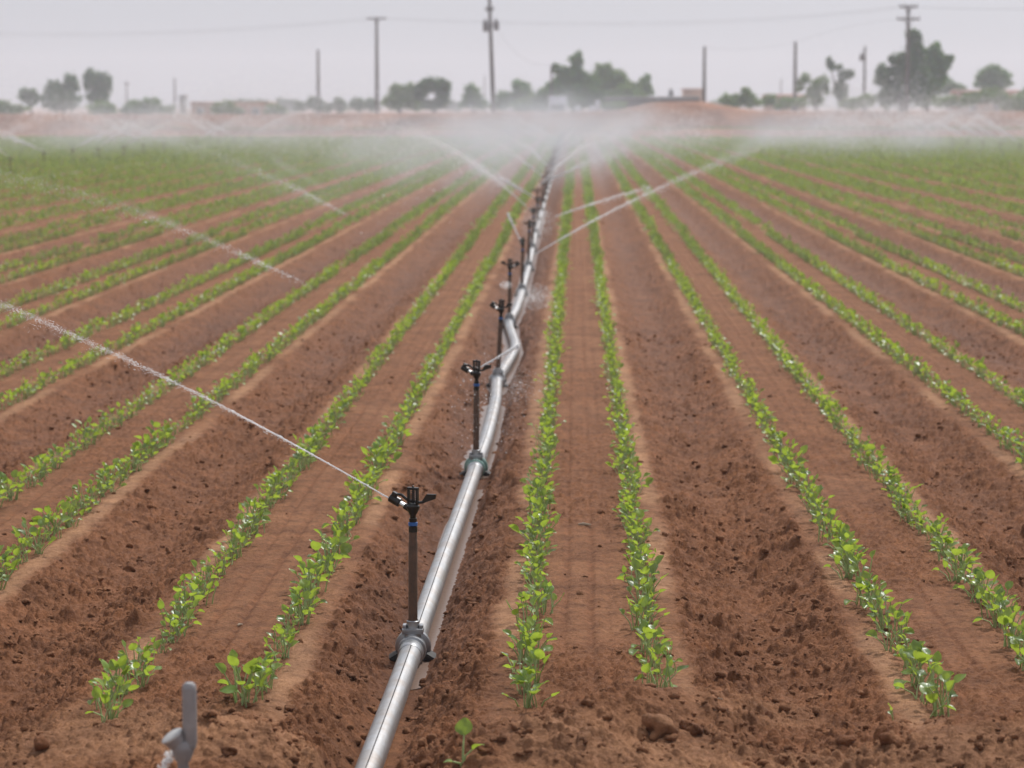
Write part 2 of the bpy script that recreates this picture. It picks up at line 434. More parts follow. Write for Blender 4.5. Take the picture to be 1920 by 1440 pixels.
# the dirt bank that closes the field (horizon line)
def bank_h(x, y):
    pxs = [-60, -38, -30, -22, -14, -5, 0, 3, 5.5, 8, 10.5, 14, 30, 60]
    hs = [1.0, .98, .93, .95, 1.04, 1.12, 1.10, 1.25, 1.78, 1.82, 1.40, 1.18, 1.2, 1.25]
    top = np.interp(x, pxs, hs)
    prof = sstep(155.5, 161, y + 5 * fbm(x * .09, y * .02, 7, 3)) * sstep(205, 185, y)
    low = .32 * sstep(133, 137, y) * sstep(146, 141, y)          # low ditch bank in front
    return prof * (top + .16 * fbm(x * .25, y * .25, 3, 4) + .05 * fbm(x * 1.4, y * 1.4, 8, 3)) + low * (1 + .5 * fbm(x * .2, y * .2, 13, 3)) - .03
bx = np.linspace(-62, 62, 420); by = np.concatenate([np.linspace(126, 150, 40), np.linspace(150.3, 170, 60), np.linspace(171, 210, 24)])
BXX, BYY = np.meshgrid(bx, by); BZ = bank_h(BXX, BYY); BZ[0, :] = -.3; BZ[-1, :] = -.3
bi = np.arange(BXX.size).reshape(BXX.shape)
BQ = np.stack([bi[:-1, :-1], bi[:-1, 1:], bi[1:, 1:], bi[1:, :-1]], -1).reshape(-1, 4)
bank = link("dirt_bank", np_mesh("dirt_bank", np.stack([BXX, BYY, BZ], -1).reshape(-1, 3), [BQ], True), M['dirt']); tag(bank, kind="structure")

# ------------------------------------------------------------------ loose clods lying on the soil (stuff) and a few big ones (things)
def ico(sub):
    bm = bmesh.new(); bmesh.ops.create_icosphere(bm, subdivisions=sub, radius=1)
    bm.verts.index_update()
    V = np.array([v.co[:] for v in bm.verts]); T = np.array([[v.index for v in f.verts] for f in bm.faces]); bm.free()
    return V, T

def lump(V, seed, amt=.75):
    r = np.random.default_rng(seed); W = V.copy()
    d = np.zeros(len(V))
    for i in range(7):
        n = r.normal(size=3); n /= np.linalg.norm(n); d -= np.maximum(V @ n - r.uniform(.35, .8), 0) * r.uniform(.5, 1.0)
    for f in (2.5, 5.5):
        ph = r.uniform(0, 6, 3); d += amt * .16 / (f / 2.5) * np.sin(V[:, 0] * f + ph[0]) * np.sin(V[:, 1] * f + ph[1]) * np.sin(V[:, 2] * f + ph[2]) * 2
    return W * (1 + d)[:, None] * r.uniform(.75, 1.15, 3)

def rotz(a):
    return np.array([[math.cos(a), -math.sin(a), 0], [math.sin(a), math.cos(a), 0], [0, 0, 1]])

IV1, IT1 = ico(1); IV2, IT2 = ico(2); IV3, IT3 = ico(3)
protos = [(lump(IV2, 500 + i), IT2) for i in range(14)]
small_protos = [(lump(IV1, 700 + i), IT1) for i in range(10)]
N = 42000
yy = 4.9 + 13.0 * RNG.random(N) ** 1.5
xx = (-.33 + .60 * RNG.random(N)) * (yy + 1)
zz, cr_, we_, en_, fu_ = terrain(xx, yy)
pp, _ = bed_phase(xx); aa = np.abs(pp)
w = np.clip(sstep(.25, .33, aa) + en_ * .6, 0.05, 1) * (.35 + .65 * sstep(.3, .7, vnoise(xx * 2.6, yy * 1.9, 77)))
keep = RNG.random(N) < w
keep &= np.abs(xx - pipe_x(yy)) > .05
xx, yy, zz, en_ = xx[keep], yy[keep], zz[keep], en_[keep]
Vs, Ts, off = [], [], 0
for x, y, z in zip(xx, yy, zz):
    s = min(.0040 * math.exp(abs(RNG.normal()) * .68), .016)
    if s < .0085: PV, PT = small_protos[RNG.integers(10)]
    else: PV, PT = protos[RNG.integers(14)]
    A = rotz(RNG.uniform(0, 6.28)) * s
    Vs.append(PV @ A.T * np.array([1, 1, RNG.uniform(.5, .85)]) + (x, y, z + s * .12)); Ts.append(PT + off); off += len(PV)
cme = np_mesh("soil_clods", np.concatenate(Vs), [np.concatenate(Ts)], True)
for nm, v in (("crust", .30), ("wet", .0)):
    a = cme.attributes.new(nm, 'FLOAT', 'POINT'); a.data.foreach_set("value", np.full(len(cme.vertices), v, np.float32))
co = link("loose_clods", cme, M['soil']); tag(co, "loose crumbs and lumps of red brown soil in the furrows and at the row ends", "soil", kind="stuff")

def ground_z(x, y):
    z, *_ = terrain(np.array([float(x)]), np.array([float(y)])); return float(z[0])
def base_z(x, y):
    z, *_ = terrain(np.array([float(x)]), np.array([float(y)]), fine=False); return float(z[0])

BIG = [  # pixel of the foot, radius px, label
    (1298, 1336, 24, "dark round soil clod beside the nearest seedling of the second row right of the pipe"),
    (1235, 1372, 38, "broad flat reddish soil lump in front of the second row right of the pipe"),
    (911, 1402, 21, "dark soil clod just right of the lone seedling near the pipe"),
    (396, 1238, 11, "small upright clod on the bed between the two nearest rows left of the pipe"),
    (1440, 1350, 15, "dark clod at the mouth of the furrow, left of the tiny sprout"),
    (1410, 1380, 17, "rough clod in the loose soil below the furrow mouth right of the heap"),
    (1590, 1402, 24, "large lumpy clod in the rough ground near the bottom edge, right half"),
    (1490, 1296, 12, "rounded clod standing in the empty furrow between the second and third rows"),
    (1285, 1125, 8, "small dark clod on the smooth shoulder right of the second row"),
    (240, 1072, 15, "greyish clod in the furrow left of the two nearest left rows"),
    (430, 1395, 20, "flat clod on the heap right of the grey riser"),
    (1660, 1400, 20, "reddish clod beside the large lumpy one near the bottom edge"),
    (1385, 1290, 12, "clod half sunk in the furrow floor, right of the second row"),
    (75, 1405, 22, "dark clod near the lower left corner of the picture"),
]
for i, (px, py, rp, lab) in enumerate(BIG):
    q = at_z(px, py, 0)
    for _ in range(4): q = at_z(px, py, base_z(q[0], q[1]))
    r = rp / FPX * q[1]
    V = lump(IV3, 900 + i, .8); V[:, 2] *= .62 if i in (1, 10) else .85
    n = fbm(V[:, 0] * 2 + i, V[:, 1] * 2 + V[:, 2] * 1.7, 200 + i, 4); V = V * (1 + .45 * n)[:, None]
    me = np_mesh("soil_clod", V * r, [IT3], True)
    for nm, v in (("crust", .55 if i == 1 else .12), ("wet", .15)):
        a = me.attributes.new(nm, 'FLOAT', 'POINT'); a.data.foreach_set("value", np.full(len(me.vertices), v, np.float32))
    o = link("soil_clod", me, M['soil']); o.location = (q[0], q[1], base_z(q[0], q[1]) + r * .45); o.rotation_euler = (0, 0, i * 1.3)
    tag(o, lab, "clod", "large clods lying on the soil")

# ------------------------------------------------------------------ puddles
def puddle(name, y0, y1, dxs, z, wobble=.02, cx=None):
    yv = np.linspace(y0, y1, 60); rows = []
    for j, y in enumerate(yv):
        c = pipe_x(y) if cx is None else cx
        e = math.sin(math.pi * (j + .02) / 59.1) ** .3
        rows.append([[c + dxs[0] * e + wobble * float(vnoise(np.array([y * 3.]), np.array([1.7]), 3)[0] - .5), y, z],
                     [c + dxs[1] * e + wobble * 2 * float(vnoise(np.array([y * 4.]), np.array([5.7]), 4)[0] - .5), y, z]])
    V = np.array(rows).reshape(-1, 3); i = np.arange(59) * 2
    o = link(name, np_mesh(name, V, [np.stack([i, i + 1, i + 3, i + 2], 1)]), M['water']); tag(o, kind="structure"); return o
puddle("puddle_water", 6.9, 10.6, (-.05, .22), -.1060)
puddle("puddle_water", 10.9, 13.6, (-.2, .12), -.1035)
puddle("puddle_water", 14, 40, (-.16, .16), -.102)
puddle("puddle_water", 10, 60, (-.2, .2), -.092, cx=BX + PER * 3.5)
puddle("puddle_water", 9, 60, (-.2, .2), -.100, cx=BX - PER * 1.5)

# ------------------------------------------------------------------ crop
def leaf_blade(rng, base, direc, L, W, nu, nv, droop, cup, twist):
    """blade grid, ovate, starting at base and growing along direc"""
    d = direc / np.linalg.norm(direc)
    side = np.cross(d, [0, 0, 1.0]); n0 = np.linalg.norm(side)
    side = side / n0 if n0 > .05 else np.array([1.0, 0, 0])
    up = np.cross(side, d)
    side, up = side * math.cos(twist) + up * math.sin(twist), up * math.cos(twist) - side * math.sin(twist)
    t = np.linspace(0, 1, nu + 1); v = np.linspace(-1, 1, nv + 1)
    wv = np.sin(np.pi * np.clip(t * .94 + .05, 0, 1) ** .85) ** .72; wv[0] = .18; wv[-1] = .12 if nu > 2 else .5
    ph = rng.uniform(0, 6)
    V = np.zeros((nu + 1, nv + 1, 3))
    p = np.array(base, float); dd = d.copy(); uu = up.copy()
    for i in range(nu + 1):
        if i:
            p = p + dd * L / nu
            a = -droop / nu
            dd, uu = dd * math.cos(a) + uu * math.sin(a), uu * math.cos(a) - dd * math.sin(a)
        for j in range(nv + 1):
            V[i, j] = p + side * v[j] * wv[i] * W / 2 + uu * (cup * v[j] ** 2 * wv[i] * W / 2 + .06 * W * math.sin(5 * t[i] + 3 * v[j] + ph))
    k = np.arange((nu + 1) * (nv + 1)).reshape(nu + 1, nv + 1)
    F = np.stack([k[:-1, :-1], k[:-1, 1:], k[1:, 1:], k[1:, :-1]], -1).reshape(-1, 4)
    return V.reshape(-1, 3), F

def seedling(rng, nleaf, nu, nv, k, size=1.0, stems=True, lw=1.0):
    FV, FF, fo = [], [], 0
    SB = MB()
    az0 = rng.uniform(0, 6.28)
    for i in range(nleaf):
        az = az0 + i * 2.4 + rng.uniform(-.4, .4)
        age = i / max(nleaf - 1, 1)
        tilt = (.95 - .75 * age) * rng.uniform(.6, 1.15)            # old leaves lean out, young ones stand up
        PL = size * (.048 + .055 * age * rng.uniform(.6, 1.1) + rng.uniform(0, .022))
        out = np.array([math.cos(az), math.sin(az), 0])
        b = np.array([rng.normal() * .012, rng.normal() * .02, -.006])
        d1 = out * math.sin(tilt * .55) + np.array([0, 0, math.cos(tilt * .55)])
        d2 = out * math.sin(tilt * 1.15) + np.array([0, 0, math.cos(tilt * 1.15)])
        p1 = b + d1 * PL * .55; p2 = p1 + d2 * PL * .45
        if stems: SB.tube([b, p1, p2], [.0027 * size, .0021 * size, .0015 * size], k, cap=False)
        Ln = size * rng.uniform(.023, .045) * (1 if age < .85 else .75); W = Ln * rng.uniform(.72, .98) * lw
        bt = tilt * 1.2 + rng.uniform(-.35, .75)
        d3 = out * math.sin(bt) + np.array([0, 0, math.cos(bt)])
        V, F = leaf_blade(rng, p2 - d3 * .002, d3, Ln, W, nu, nv, rng.uniform(-.2, .9), rng.uniform(.1, .6), rng.uniform(-.6, .6))
        FV.append(V); FF.append(F + fo); fo += len(V)
    return np.concatenate(FV), np.concatenate(FF), SB

prng = np.random.default_rng(5)
PROT = []
for i in range(14):
    FV, FF, SB = seedling(prng, int(prng.integers(8, 14)), 5, 4, 5, size=prng.uniform(.92, 1.15))
    PROT.append((np_mesh("seedling_foliage", FV, [FF], True), SB.mesh("seedling_stems", True)))
    PROT[-1][0].materials.append(M['leaf']); PROT[-1][1].materials.append(M['stem'])
MID = []
for i in range(12):
    FV, FF, SB = seedling(prng, int(prng.integers(9, 13)), 3, 2, 3, size=prng.uniform(.95, 1.15))
    MID.append((FV, FF, np.concatenate(SB.V), np.concatenate(SB.Q)))
FAR = []
for i in range(10):
    FV, FF, SB = seedling(prng, 8, 2, 1, 3, size=1.2, stems=False, lw=1.25)
    FAR.append((FV, FF))

# positions, row by row
START = {(0, -1): 6.28, (0, 1): 6.36, (1, -1): 6.24, (1, 1): 6.5, (-1, 1): 6.20, (-1, -1): 6.02, (2, -1): 6.2, (-2, 1): 6.3}
places = []
for k in range(-34, 29):
    for sgn in (-1, 1):
        x0 = BX + k * PER + sgn * ROW
        y = START.get((k, sgn), 6.3 + random.uniform(-.1, .15))
        # rows only matter inside a generous wedge around the view
        y = max(y, (abs(x0) - 1.0) / (.42 if x0 < 0 else .36))
        while y < Y_END - 1:
            gapn = float(vnoise(np.array([y * .35 + k * 5.1]), np.array([sgn * 3.3 + k]), 300)[0])
            if y < 7.2 or not (gapn < .13 and random.random() < .55):
                places.append((x0 + random.gauss(0, .011), y + random.gauss(0, .012), k, sgn))
            dn = y
            y += (.120 if dn < 30 else .135 if dn < 60 else .19) * random.uniform(.75, 1.3)
P = np.array([(a, b) for a, b, _, _ in places]); KS = np.array([(c, d) for _, _, c, d in places])
zP, *_r = terrain(P[:, 0], P[:, 1], fine=False)
def in_frame(x, y, z):
    q = np.stack([x, y, z], -1) - CAM; zc = q @ FW
    return (np.abs(FPX * (q @ RT) / zc) < 985) & (np.abs(FPX * (q @ UP) / zc) < 745)
vis = in_frame(P[:, 0], P[:, 1], zP + .06)
order = np.argsort(P[:, 1] + np.where(vis, 0, 1e4))
indiv = order[:296]
is_ind = np.zeros(len(P), bool); is_ind[indiv] = True

row_words = {(0, -1): "first row right of the pipe", (0, 1): "second row right of the pipe",
             (1, -1): "third row right of the pipe", (1, 1): "fourth row right of the pipe",
             (2, -1): "fifth row right of the pipe", (2, 1): "sixth row right of the pipe",
             (-1, 1): "first row left of the pipe", (-1, -1): "second row left of the pipe",
             (-2, 1): "third row left of the pipe", (-2, -1): "fourth row left of the pipe",
             (-3, 1): "fifth row left of the pipe", (-3, -1): "sixth row left of the pipe"}
seen_rows = {}
def put_seedling(loc, rz, sc, pi, label, group):
    r = empty("seedling", loc, rz); r.scale = (sc,) * 3
    tag(r, label, "seedling", group)
    f = link("foliage", PROT[pi][0], None, r); s = link("stems", PROT[pi][1], None, r)
    return r
for n, i in enumerate(indiv):
    x, y = P[i]; key = tuple(KS[i]); rw = row_words.get(key, "outer crop row")
    c = seen_rows.get(key, 0); seen_rows[key] = c + 1
    d = y
    if c == 0 and key in START: lab = "nearest green seedling, at the end of the " + rw
    elif c == 1 and key in START: lab = "second seedling from the near end of the " + rw
    elif d < 7.3: lab = "green seedling near the front end of the " + rw
    elif d < 9.2: lab = "green seedling in the " + rw + ", just past the nearest sprinkler"
    else: lab = "green seedling in the " + rw + ", level with the second sprinkler"
    put_seedling((x, y, zP[i] - .002), random.uniform(0, 6.28), random.uniform(.55, .92) * (1.2 if c < 3 else 1), random.randrange(14), lab, "seedlings in the crop rows")
def on_ground(px, py):
    q = at_z(px, py, 0.0)
    for _ in range(8): q = at_z(px, py, base_z(q[0], q[1]))
    return q
srng = np.random.default_rng(21)
SB = MB(); FV, FF, fo = [], [], 0
for tip_, L_, W_, dr, tw in (((.004, .014, .068), .040, .042, .1, .15), ((.022, -.004, .040), .030, .028, .9, .3), ((-.024, .0, .012), .022, .016, .8, .1)):
    tp = np.array(tip_); mid_ = tp * [.25, .25, .6]
    SB.tube([(0, 0, -.01), mid_, tp], [.0032, .0024, .0017], 6, cap=False)
    dd_ = (tp - mid_) / np.linalg.norm(tp - mid_) + np.array([0, 0, .0]); 
    V_, F_ = leaf_blade(srng, tp - dd_ * .002, dd_, L_, W_, 5, 4, dr, .3, tw)
    FV.append(V_); FF.append(F_ + fo); fo += len(V_)
FV = np.concatenate(FV); FF = np.concatenate(FF)
PROT.append((np_mesh("seedling_foliage", FV, [FF], True), SB.mesh("seedling_stems", True)))
PROT[-1][0].materials.append(M['leaf']); PROT[-1][1].materials.append(M['stem'])
q = on_ground(868, 1424)
put_seedling((q[0], q[1], base_z(q[0], q[1])), .15, 1.0, 14, "lone seedling standing apart in bare soil between the pipe and the first right row", None)
q = on_ground(1675, 1352)
put_seedling((q[0], q[1], base_z(q[0], q[1]) - .005), 2.2, .5, 14, "tiny sprout alone in front of the third row right of the pipe", None)

# everything farther away: one mass
Vs, Qs, Ss, SQ = [], [], [], []; fo = so = 0
for i in np.nonzero(~is_ind)[0]:
    x, y = P[i]; A = rotz(random.uniform(0, 6.28)) * random.uniform(.52, .84) * (1 + .6 * min(max((y - 18) / 38, 0), 1)); b = np.array([x, y, zP[i] - .002])
    if y < 30:
        FV, FF, SV, SQQ = MID[random.randrange(12)]
        Vs.append(FV @ A.T + b); Qs.append(FF + fo); fo += len(FV)
        Ss.append(SV @ A.T + b); SQ.append(SQQ + so); so += len(SV)
    else:
        FV, FF = FAR[random.randrange(10)]
        Vs.append(FV @ (A * (1.0 if y < 60 else 1.2)).T + b); Qs.append(FF + fo); fo += len(FV)
crop = link("crop_rows", np_mesh("crop_rows", np.concatenate(Vs), [np.concatenate(Qs)], True), M['leaf'])
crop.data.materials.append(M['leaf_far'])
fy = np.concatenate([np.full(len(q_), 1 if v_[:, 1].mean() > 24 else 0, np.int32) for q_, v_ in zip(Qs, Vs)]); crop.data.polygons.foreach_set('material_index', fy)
tag(crop, "long rows of young green leafy plants running to the far end of the field", "crop", kind="stuff")
cst = link("crop_stems", np_mesh("crop_stems", np.concatenate(Ss), [np.concatenate(SQ)], True), M['stem'], crop)
cst["kind"] = "stuff"

# ------------------------------------------------------------------ irrigation pipe and sprinklers
PR = .032
PZ = -.107 + PR + .004
SPR = [7.30, 11.02, 14.55, 18.45, 21.6, 24.9, 28.1]
while SPR[-1] < 112: SPR.append(SPR[-1] + 3.3)
joints = [3.9] + SPR
ordn = ["first", "second", "third", "fourth", "fifth", "sixth", "seventh", "eighth", "ninth", "tenth", "eleventh", "twelfth"]
from_knots_y = np.array(PIPE_Y); from_knots_x = np.array(PIPE_X)
def cat_x(y):
    i = int(np.clip(np.searchsorted(from_knots_y, y) - 1, 0, len(PIPE_Y) - 2))
    y0, y1 = from_knots_y[i], from_knots_y[i + 1]; t = (y - y0) / (y1 - y0)
    def sl(j):
        if j == 0 or j == len(PIPE_Y) - 1: return 0
        return (from_knots_x[j + 1] - from_knots_x[j - 1]) / (from_knots_y[j + 1] - from_knots_y[j - 1])
    m0, m1 = sl(i) * (y1 - y0), sl(i + 1) * (y1 - y0)
    return (2 * t**3 - 3 * t**2 + 1) * from_knots_x[i] + (t**3 - 2 * t**2 + t) * m0 + (-2 * t**3 + 3 * t**2) * from_knots_x[i + 1] + (t**3 - t**2) * m1
for j in range(len(joints) - 1):
    y0, y1 = joints[j], joints[j + 1]
    n = 30 if j < 6 else 8
    ysx = np.linspace(y0 + .02, y1 - .02, n)
    path = [(cat_x(y), y, PZ + .004 * math.sin(y * 1.7)) for y in ysx]
    b = MB(); b.tube(path, PR, 28 if j < 5 else 12)
    # thicker sleeve end towards the camera
    o = b.build("pipe_section", M['alu'])
    if j == 0: lab = "shiny aluminium pipe length nearest the camera, running out of the bottom edge"
    elif j < 12: lab = f"aluminium irrigation pipe length between the {ordn[j-1]} and {ordn[j]} sprinkler of the main line"
    else: lab = "far aluminium irrigation pipe length fading into the mist"
    tag(o, lab, "pipe", "aluminium pipe lengths along the furrow")
    if j < 4:
        # welded seam strip and dark crease along the crown of the pipe
        s = MB(); s.tube([(x + .004, y, z + PR - .0012) for x, y, z in path], .0019, 6)
        so_ = s.build("seam", M['rubber'], o)
    sl = MB(); e = path[-3:] if j < 6 else path[-2:]
    if j < 6:
        ya = y1 - .12; sl.tube([(cat_x(y), y, PZ + .004 * math.sin(y * 1.7)) for y in (ya, ya + .01, y1 - .055, y1 - .05)], [PR + .001, PR + .004, PR + .004, PR + .001], 28)
        sl.build("sleeve", M['steel'], o)

def collar_mesh(k=28):
    b = MB()   # axis along +y, centred on the pipe axis, local z 0 = pipe axis
    Mx = np.array(Matrix.Rotation(math.radians(-90), 4, 'X'))
    b.lathe([(PR + .002, -.06), (PR + .009, -.058), (PR + .010, -.045), (PR + .007, -.040), (PR + .007, -.008), (PR + .019, -.005), (PR + .021, .008), (PR + .019, .022), (PR + .008, .026), (PR + .008, .05), (PR + .002, .054)], k, Mx)
    return b
def base_mesh():
    b = MB()
    b.box((0, 0, PR + .017), (.062, .05, .016), bev=.004)
    b.lathe([(.026, PR + .0), (.024, PR + .012), (.019, PR + .026), (.019, PR + .045), (.0165, PR + .047)], 18)
    b.box((-.024, .0, PR + .029), (.011, .03, .012), bev=.003)
    b.box((.024, .0, PR + .029), (.011, .03, .012), bev=.003)
    return b
def foot_mesh(s):
    b = MB(); b.box((s * (PR + .022), -.004, -.030), (.040, .075, .022), np.array(Matrix.Rotation(s * .55, 4, 'Y')), bev=.007); return b
RZ0, RZ1 = PR + .040, .340
def riser_mesh():
    b = MB(); b.lathe([(.0, RZ0), (.0125, RZ0), (.0132, RZ0 + .01), (.0132, RZ1 - .035), (.0118, RZ1 - .028), (.0118, RZ1), (.0, RZ1)], 18); return b
def adapter_mesh():
    b = MB(); b.lathe([(.0, RZ1 - .002), (.0128, RZ1 - .002), (.0128, RZ1 + .014), (.011, RZ1 + .016), (.011, RZ1 + .0165)], 18)
    b.lathe([(.0105, RZ1 + .0265), (.0115, RZ1 + .028), (.0115, RZ1 + .038), (.0, RZ1 + .038)], 18); return b
def ring_mesh():
    b = MB(); b.lathe([(.010, RZ1 + .016), (.0136, RZ1 + .017), (.0138, RZ1 + .022), (.0136, RZ1 + .026), (.010, RZ1 + .027)], 18); return b
HZ = RZ1 + .038
def body_mesh():
    b = MB()
    b.lathe([(.0, HZ - .001), (.0085, HZ - .001), (.0085, HZ + .008), (.016, HZ + .022), (.0195, HZ + .030), (.0195, HZ + .036), (.010, HZ + .044), (.0, HZ + .044)], 16)
    # open spring bridge: two posts, top bar, spindle and coil
    b.box((-.0135, 0, HZ + .062), (.006, .011, .046), bev=.001); b.box((.0135, 0, HZ + .062), (.006, .011, .046), bev=.001)
    b.box((0, 0, HZ + .0865), (.034, .013, .007), bev=.0015)
    b.lathe([(.003, HZ + .04), (.003, HZ + .094), (.0, HZ + .096)], 8)
    t = np.linspace(0, 7 * 2 * np.pi, 70)
    b.tube(np.stack([.0072 * np.cos(t), .0072 * np.sin(t), HZ + .045 + .038 * t / t[-1]], 1), .0011, 5)
    # angled barrel towards +x
    d = np.array([math.cos(.45), 0, math.sin(.45)]); p0 = np.array([.008, 0, HZ + .026])
    b.tube([p0, p0 + d * .020], [.0105, .0095], 12)
    return b
ND = np.array([math.cos(.45), 0, math.sin(.45)]); NP = np.array([.008, 0, HZ + .026]) + ND * .020
def nut_mesh():
    b = MB(); b.tube([NP - ND * .002, NP + ND * .018], .0075, 8); return b
def nozzle_mesh():
    b = MB(); b.tube([NP + ND * .016, NP + ND * .018, NP + ND * .050, NP + ND * .052], [.0115, .0132, .0132, .0105], 14); return b
def arm_mesh():
    b = MB()
    p = [(.050, .004, HZ + .068), (.036, .003, HZ + .067), (.016, .0, HZ + .052), (-.004, .0, HZ + .049), (-.022, 0, HZ + .047), (-.034, 0, HZ + .049)]
    for a, c in zip(p[:-1], p[1:]):
        a = np.array(a); c = np.array(c); b.tube([a, c], [.0042, .0042], 6)
    # flat counterweight paddle
    V = np.array([[-.030, s * .0035, z] for s in (-1, 1) for z in (HZ + .044, HZ + .053)] + [[x, s * .004, z] for s in (-1, 1) for x, z in ((-.048, HZ + .052), (-.044, HZ + .073), (-.070, HZ + .060), (-.072, HZ + .074))])
    F = [[0, 4, 5, 1], [4, 6, 7, 5], [2, 3, 9, 8], [8, 9, 11, 10], [1, 5, 9, 3], [5, 7, 11, 9], [0, 2, 8, 4], [4, 8, 10, 6], [6, 10, 11, 7], [0, 1, 3, 2]]
    b.add(V, F)
    b.box((.056, .004, HZ + .066), (.016, .012, .016), np.array(Matrix.Rotation(-.4, 4, 'Y')), bev=.002)
    return b

PARTS = [("riser_pipe", riser_mesh, 'rust'), ("adapter", adapter_mesh, 'black'), ("seal_ring", ring_mesh, 'blue'), ("head_body", body_mesh, 'black'),
         ("nozzle_nut", nut_mesh, 'nut'), ("nozzle", nozzle_mesh, 'black'), ("impact_arm", arm_mesh, 'black')]
PM = {}
for nm, fn, mt in PARTS:
    me = fn().mesh(nm, True); me.materials.append(M[mt]); me.set_sharp_from_angle(angle=math.radians(38)); PM[nm] = me
def mk(nm, b, mt):
    me = b.mesh(nm, True); me.materials.append(M[mt]); me.set_sharp_from_angle(angle=math.radians(38)); return me
COLLAR = mk("coupling", collar_mesh(), 'steel'); COLLAR_G = mk("coupling", collar_mesh(), 'green_alu')
SADDLE = mk("saddle", base_mesh(), 'steel'); FOOT = [mk("gasket_foot", foot_mesh(s), 'rubber') for s in (-1, 1)]
# one-mesh sprinkler for the far ones
fb = MB()
for fn in (riser_mesh, adapter_mesh, body_mesh, nozzle_mesh, arm_mesh, base_mesh):
    b = fn(); off = fb.n
    fb.V += b.V; fb.Q += [q + off for q in b.Q]; fb.T += [t + off for t in b.T]; fb.n += b.n
FARS = mk("sprinkler", fb, 'rust')

def sprinkler(x, y, z, phi, label, group, lean=(0, 0), green=False, parts=True):
    """phi: azimuth of the jet, left of straight ahead, degrees"""
    rz = math.radians(90 + phi)
    if not parts:
        o = link("sprinkler", FARS); o.location = (x, y, z); o.rotation_euler = (lean[0], lean[1], rz); tag(o, label, "sprinkler", group); return o
    r = empty("sprinkler", (x, y, z)); r.rotation_euler = (lean[0], lean[1], 0); tag(r, label, "sprinkler", group)
    link("coupling", COLLAR_G if green else COLLAR, None, r); link("saddle", SADDLE, None, r)
    for f in FOOT: link("gasket_foot", f, None, r)
    for nm, _, _ in PARTS:
        o = link(nm, PM[nm], None, r)
        if nm not in ("riser_pipe",): o.rotation_euler = (0, 0, rz)
    return r

PHI = [70, 62, 58, -66, 16, -50, 30, -35, 100, -30, 60, -70, 20, -120, 75]
LEAN = [(0, 0.004), (0, .008), (.0, .052), (0, .012), (0, .02), (0, .02), (0, .03)]
SPOS = []
glabel = ["nearest brown sprinkler riser with a blue ring, throwing a white jet to the left",
          "second sprinkler from the camera on a green coupling, splashing water around its head",
          "third sprinkler from the camera, leaning right where the pipe kinks",
          "fourth sprinkler from the camera, jetting a long stream to the right",
          "fifth sprinkler from the camera, with a short stream rising up to the left",
          "sixth sprinkler from the camera, thin stream going right", "seventh sprinkler from the camera, stream going up and left"]
for i, y in enumerate(SPR):
    x = cat_x(y); z = PZ + .004 * math.sin(y * 1.7)
    ph = PHI[i] if i < len(PHI) else random.uniform(-150, 150)
    ln = LEAN[i] if i < len(LEAN) else (random.gauss(0, .03), random.gauss(.015, .03))
    lab = glabel[i] if i < len(glabel) else (f"{ordn[i]} sprinkler from the camera on the main pipe, dim in the mist" if i < 12 else "faint sprinkler riser far down the main pipe inside the mist")
    sprinkler(x, y, z, ph, lab, "sprinklers on the main pipe", ln, green=(i == 1), parts=(i < 8))
    SPOS.append((x + math.sin(ln[1]) * .45, y, z + HZ + .05, ph))
# the next pipe line to the left and to the right, with its risers far off
LEFT = []
for i, (px, py) in enumerate([(20, 337), (84, 322), (137, 314), (185, 311), (233, 306), (268, 301), (308, 296), (370, 290), (410, 285), (440, 281), (470, 278)]):
    q = at_z(px, py, -.09); LEFT.append(q)
    sprinkler(q[0], q[1], -.07, random.uniform(-180, 180), "leftmost small dark riser standing among the far left crop rows" if i == 0 else "small dark sprinkler riser in the line standing among the far left crop rows", "sprinkler risers in the far left line", (random.gauss(0, .03), random.gauss(0, .03)), parts=False)
RIGHT = []
for i, y in enumerate(np.arange(66, 114, 3.4)):
    q = np.array([13.1, y, -.07]); RIGHT.append(q)
    sprinkler(q[0], y, -.07, random.uniform(-180, 180), "faint sprinkler riser in the line among the far right crop rows", "sprinkler risers in the far right line", (random.gauss(0, .03), random.gauss(0, .03)), parts=False)
b = MB(); b.tube([(-11.75, y, -.07) for y in np.linspace(50, 114, 30)], PR, 8); tag(b.build("pipe_line", M['alu']), "second aluminium pipe line far off among the left crop rows", "pipe")
b = MB(); b.tube([(13.1, y, -.07) for y in np.linspace(60, 114, 30)], PR, 8); tag(b.build("pipe_line", M['alu']), "third aluminium pipe line far off among the right crop rows", "pipe")

# ------------------------------------------------------------------ water jets as clouds of drops
OCT_V = np.array([[1, 0, 0], [-1, 0, 0], [0, 1, 0], [0, -1, 0], [0, 0, 1], [0, 0, -1]], float)
OCT_F = np.array([[0, 2, 4], [2, 1, 4], [1, 3, 4], [3, 0, 4], [2, 0, 5], [1, 2, 5], [3, 1, 5], [0, 3, 5]])
TET_V = np.array([[1, 0, -.4], [-.5, .86, -.4], [-.5, -.86, -.4], [0, 0, 1.0]]); TET_F = np.array([[0, 1, 3], [1, 2, 3], [2, 0, 3], [0, 2, 1]])

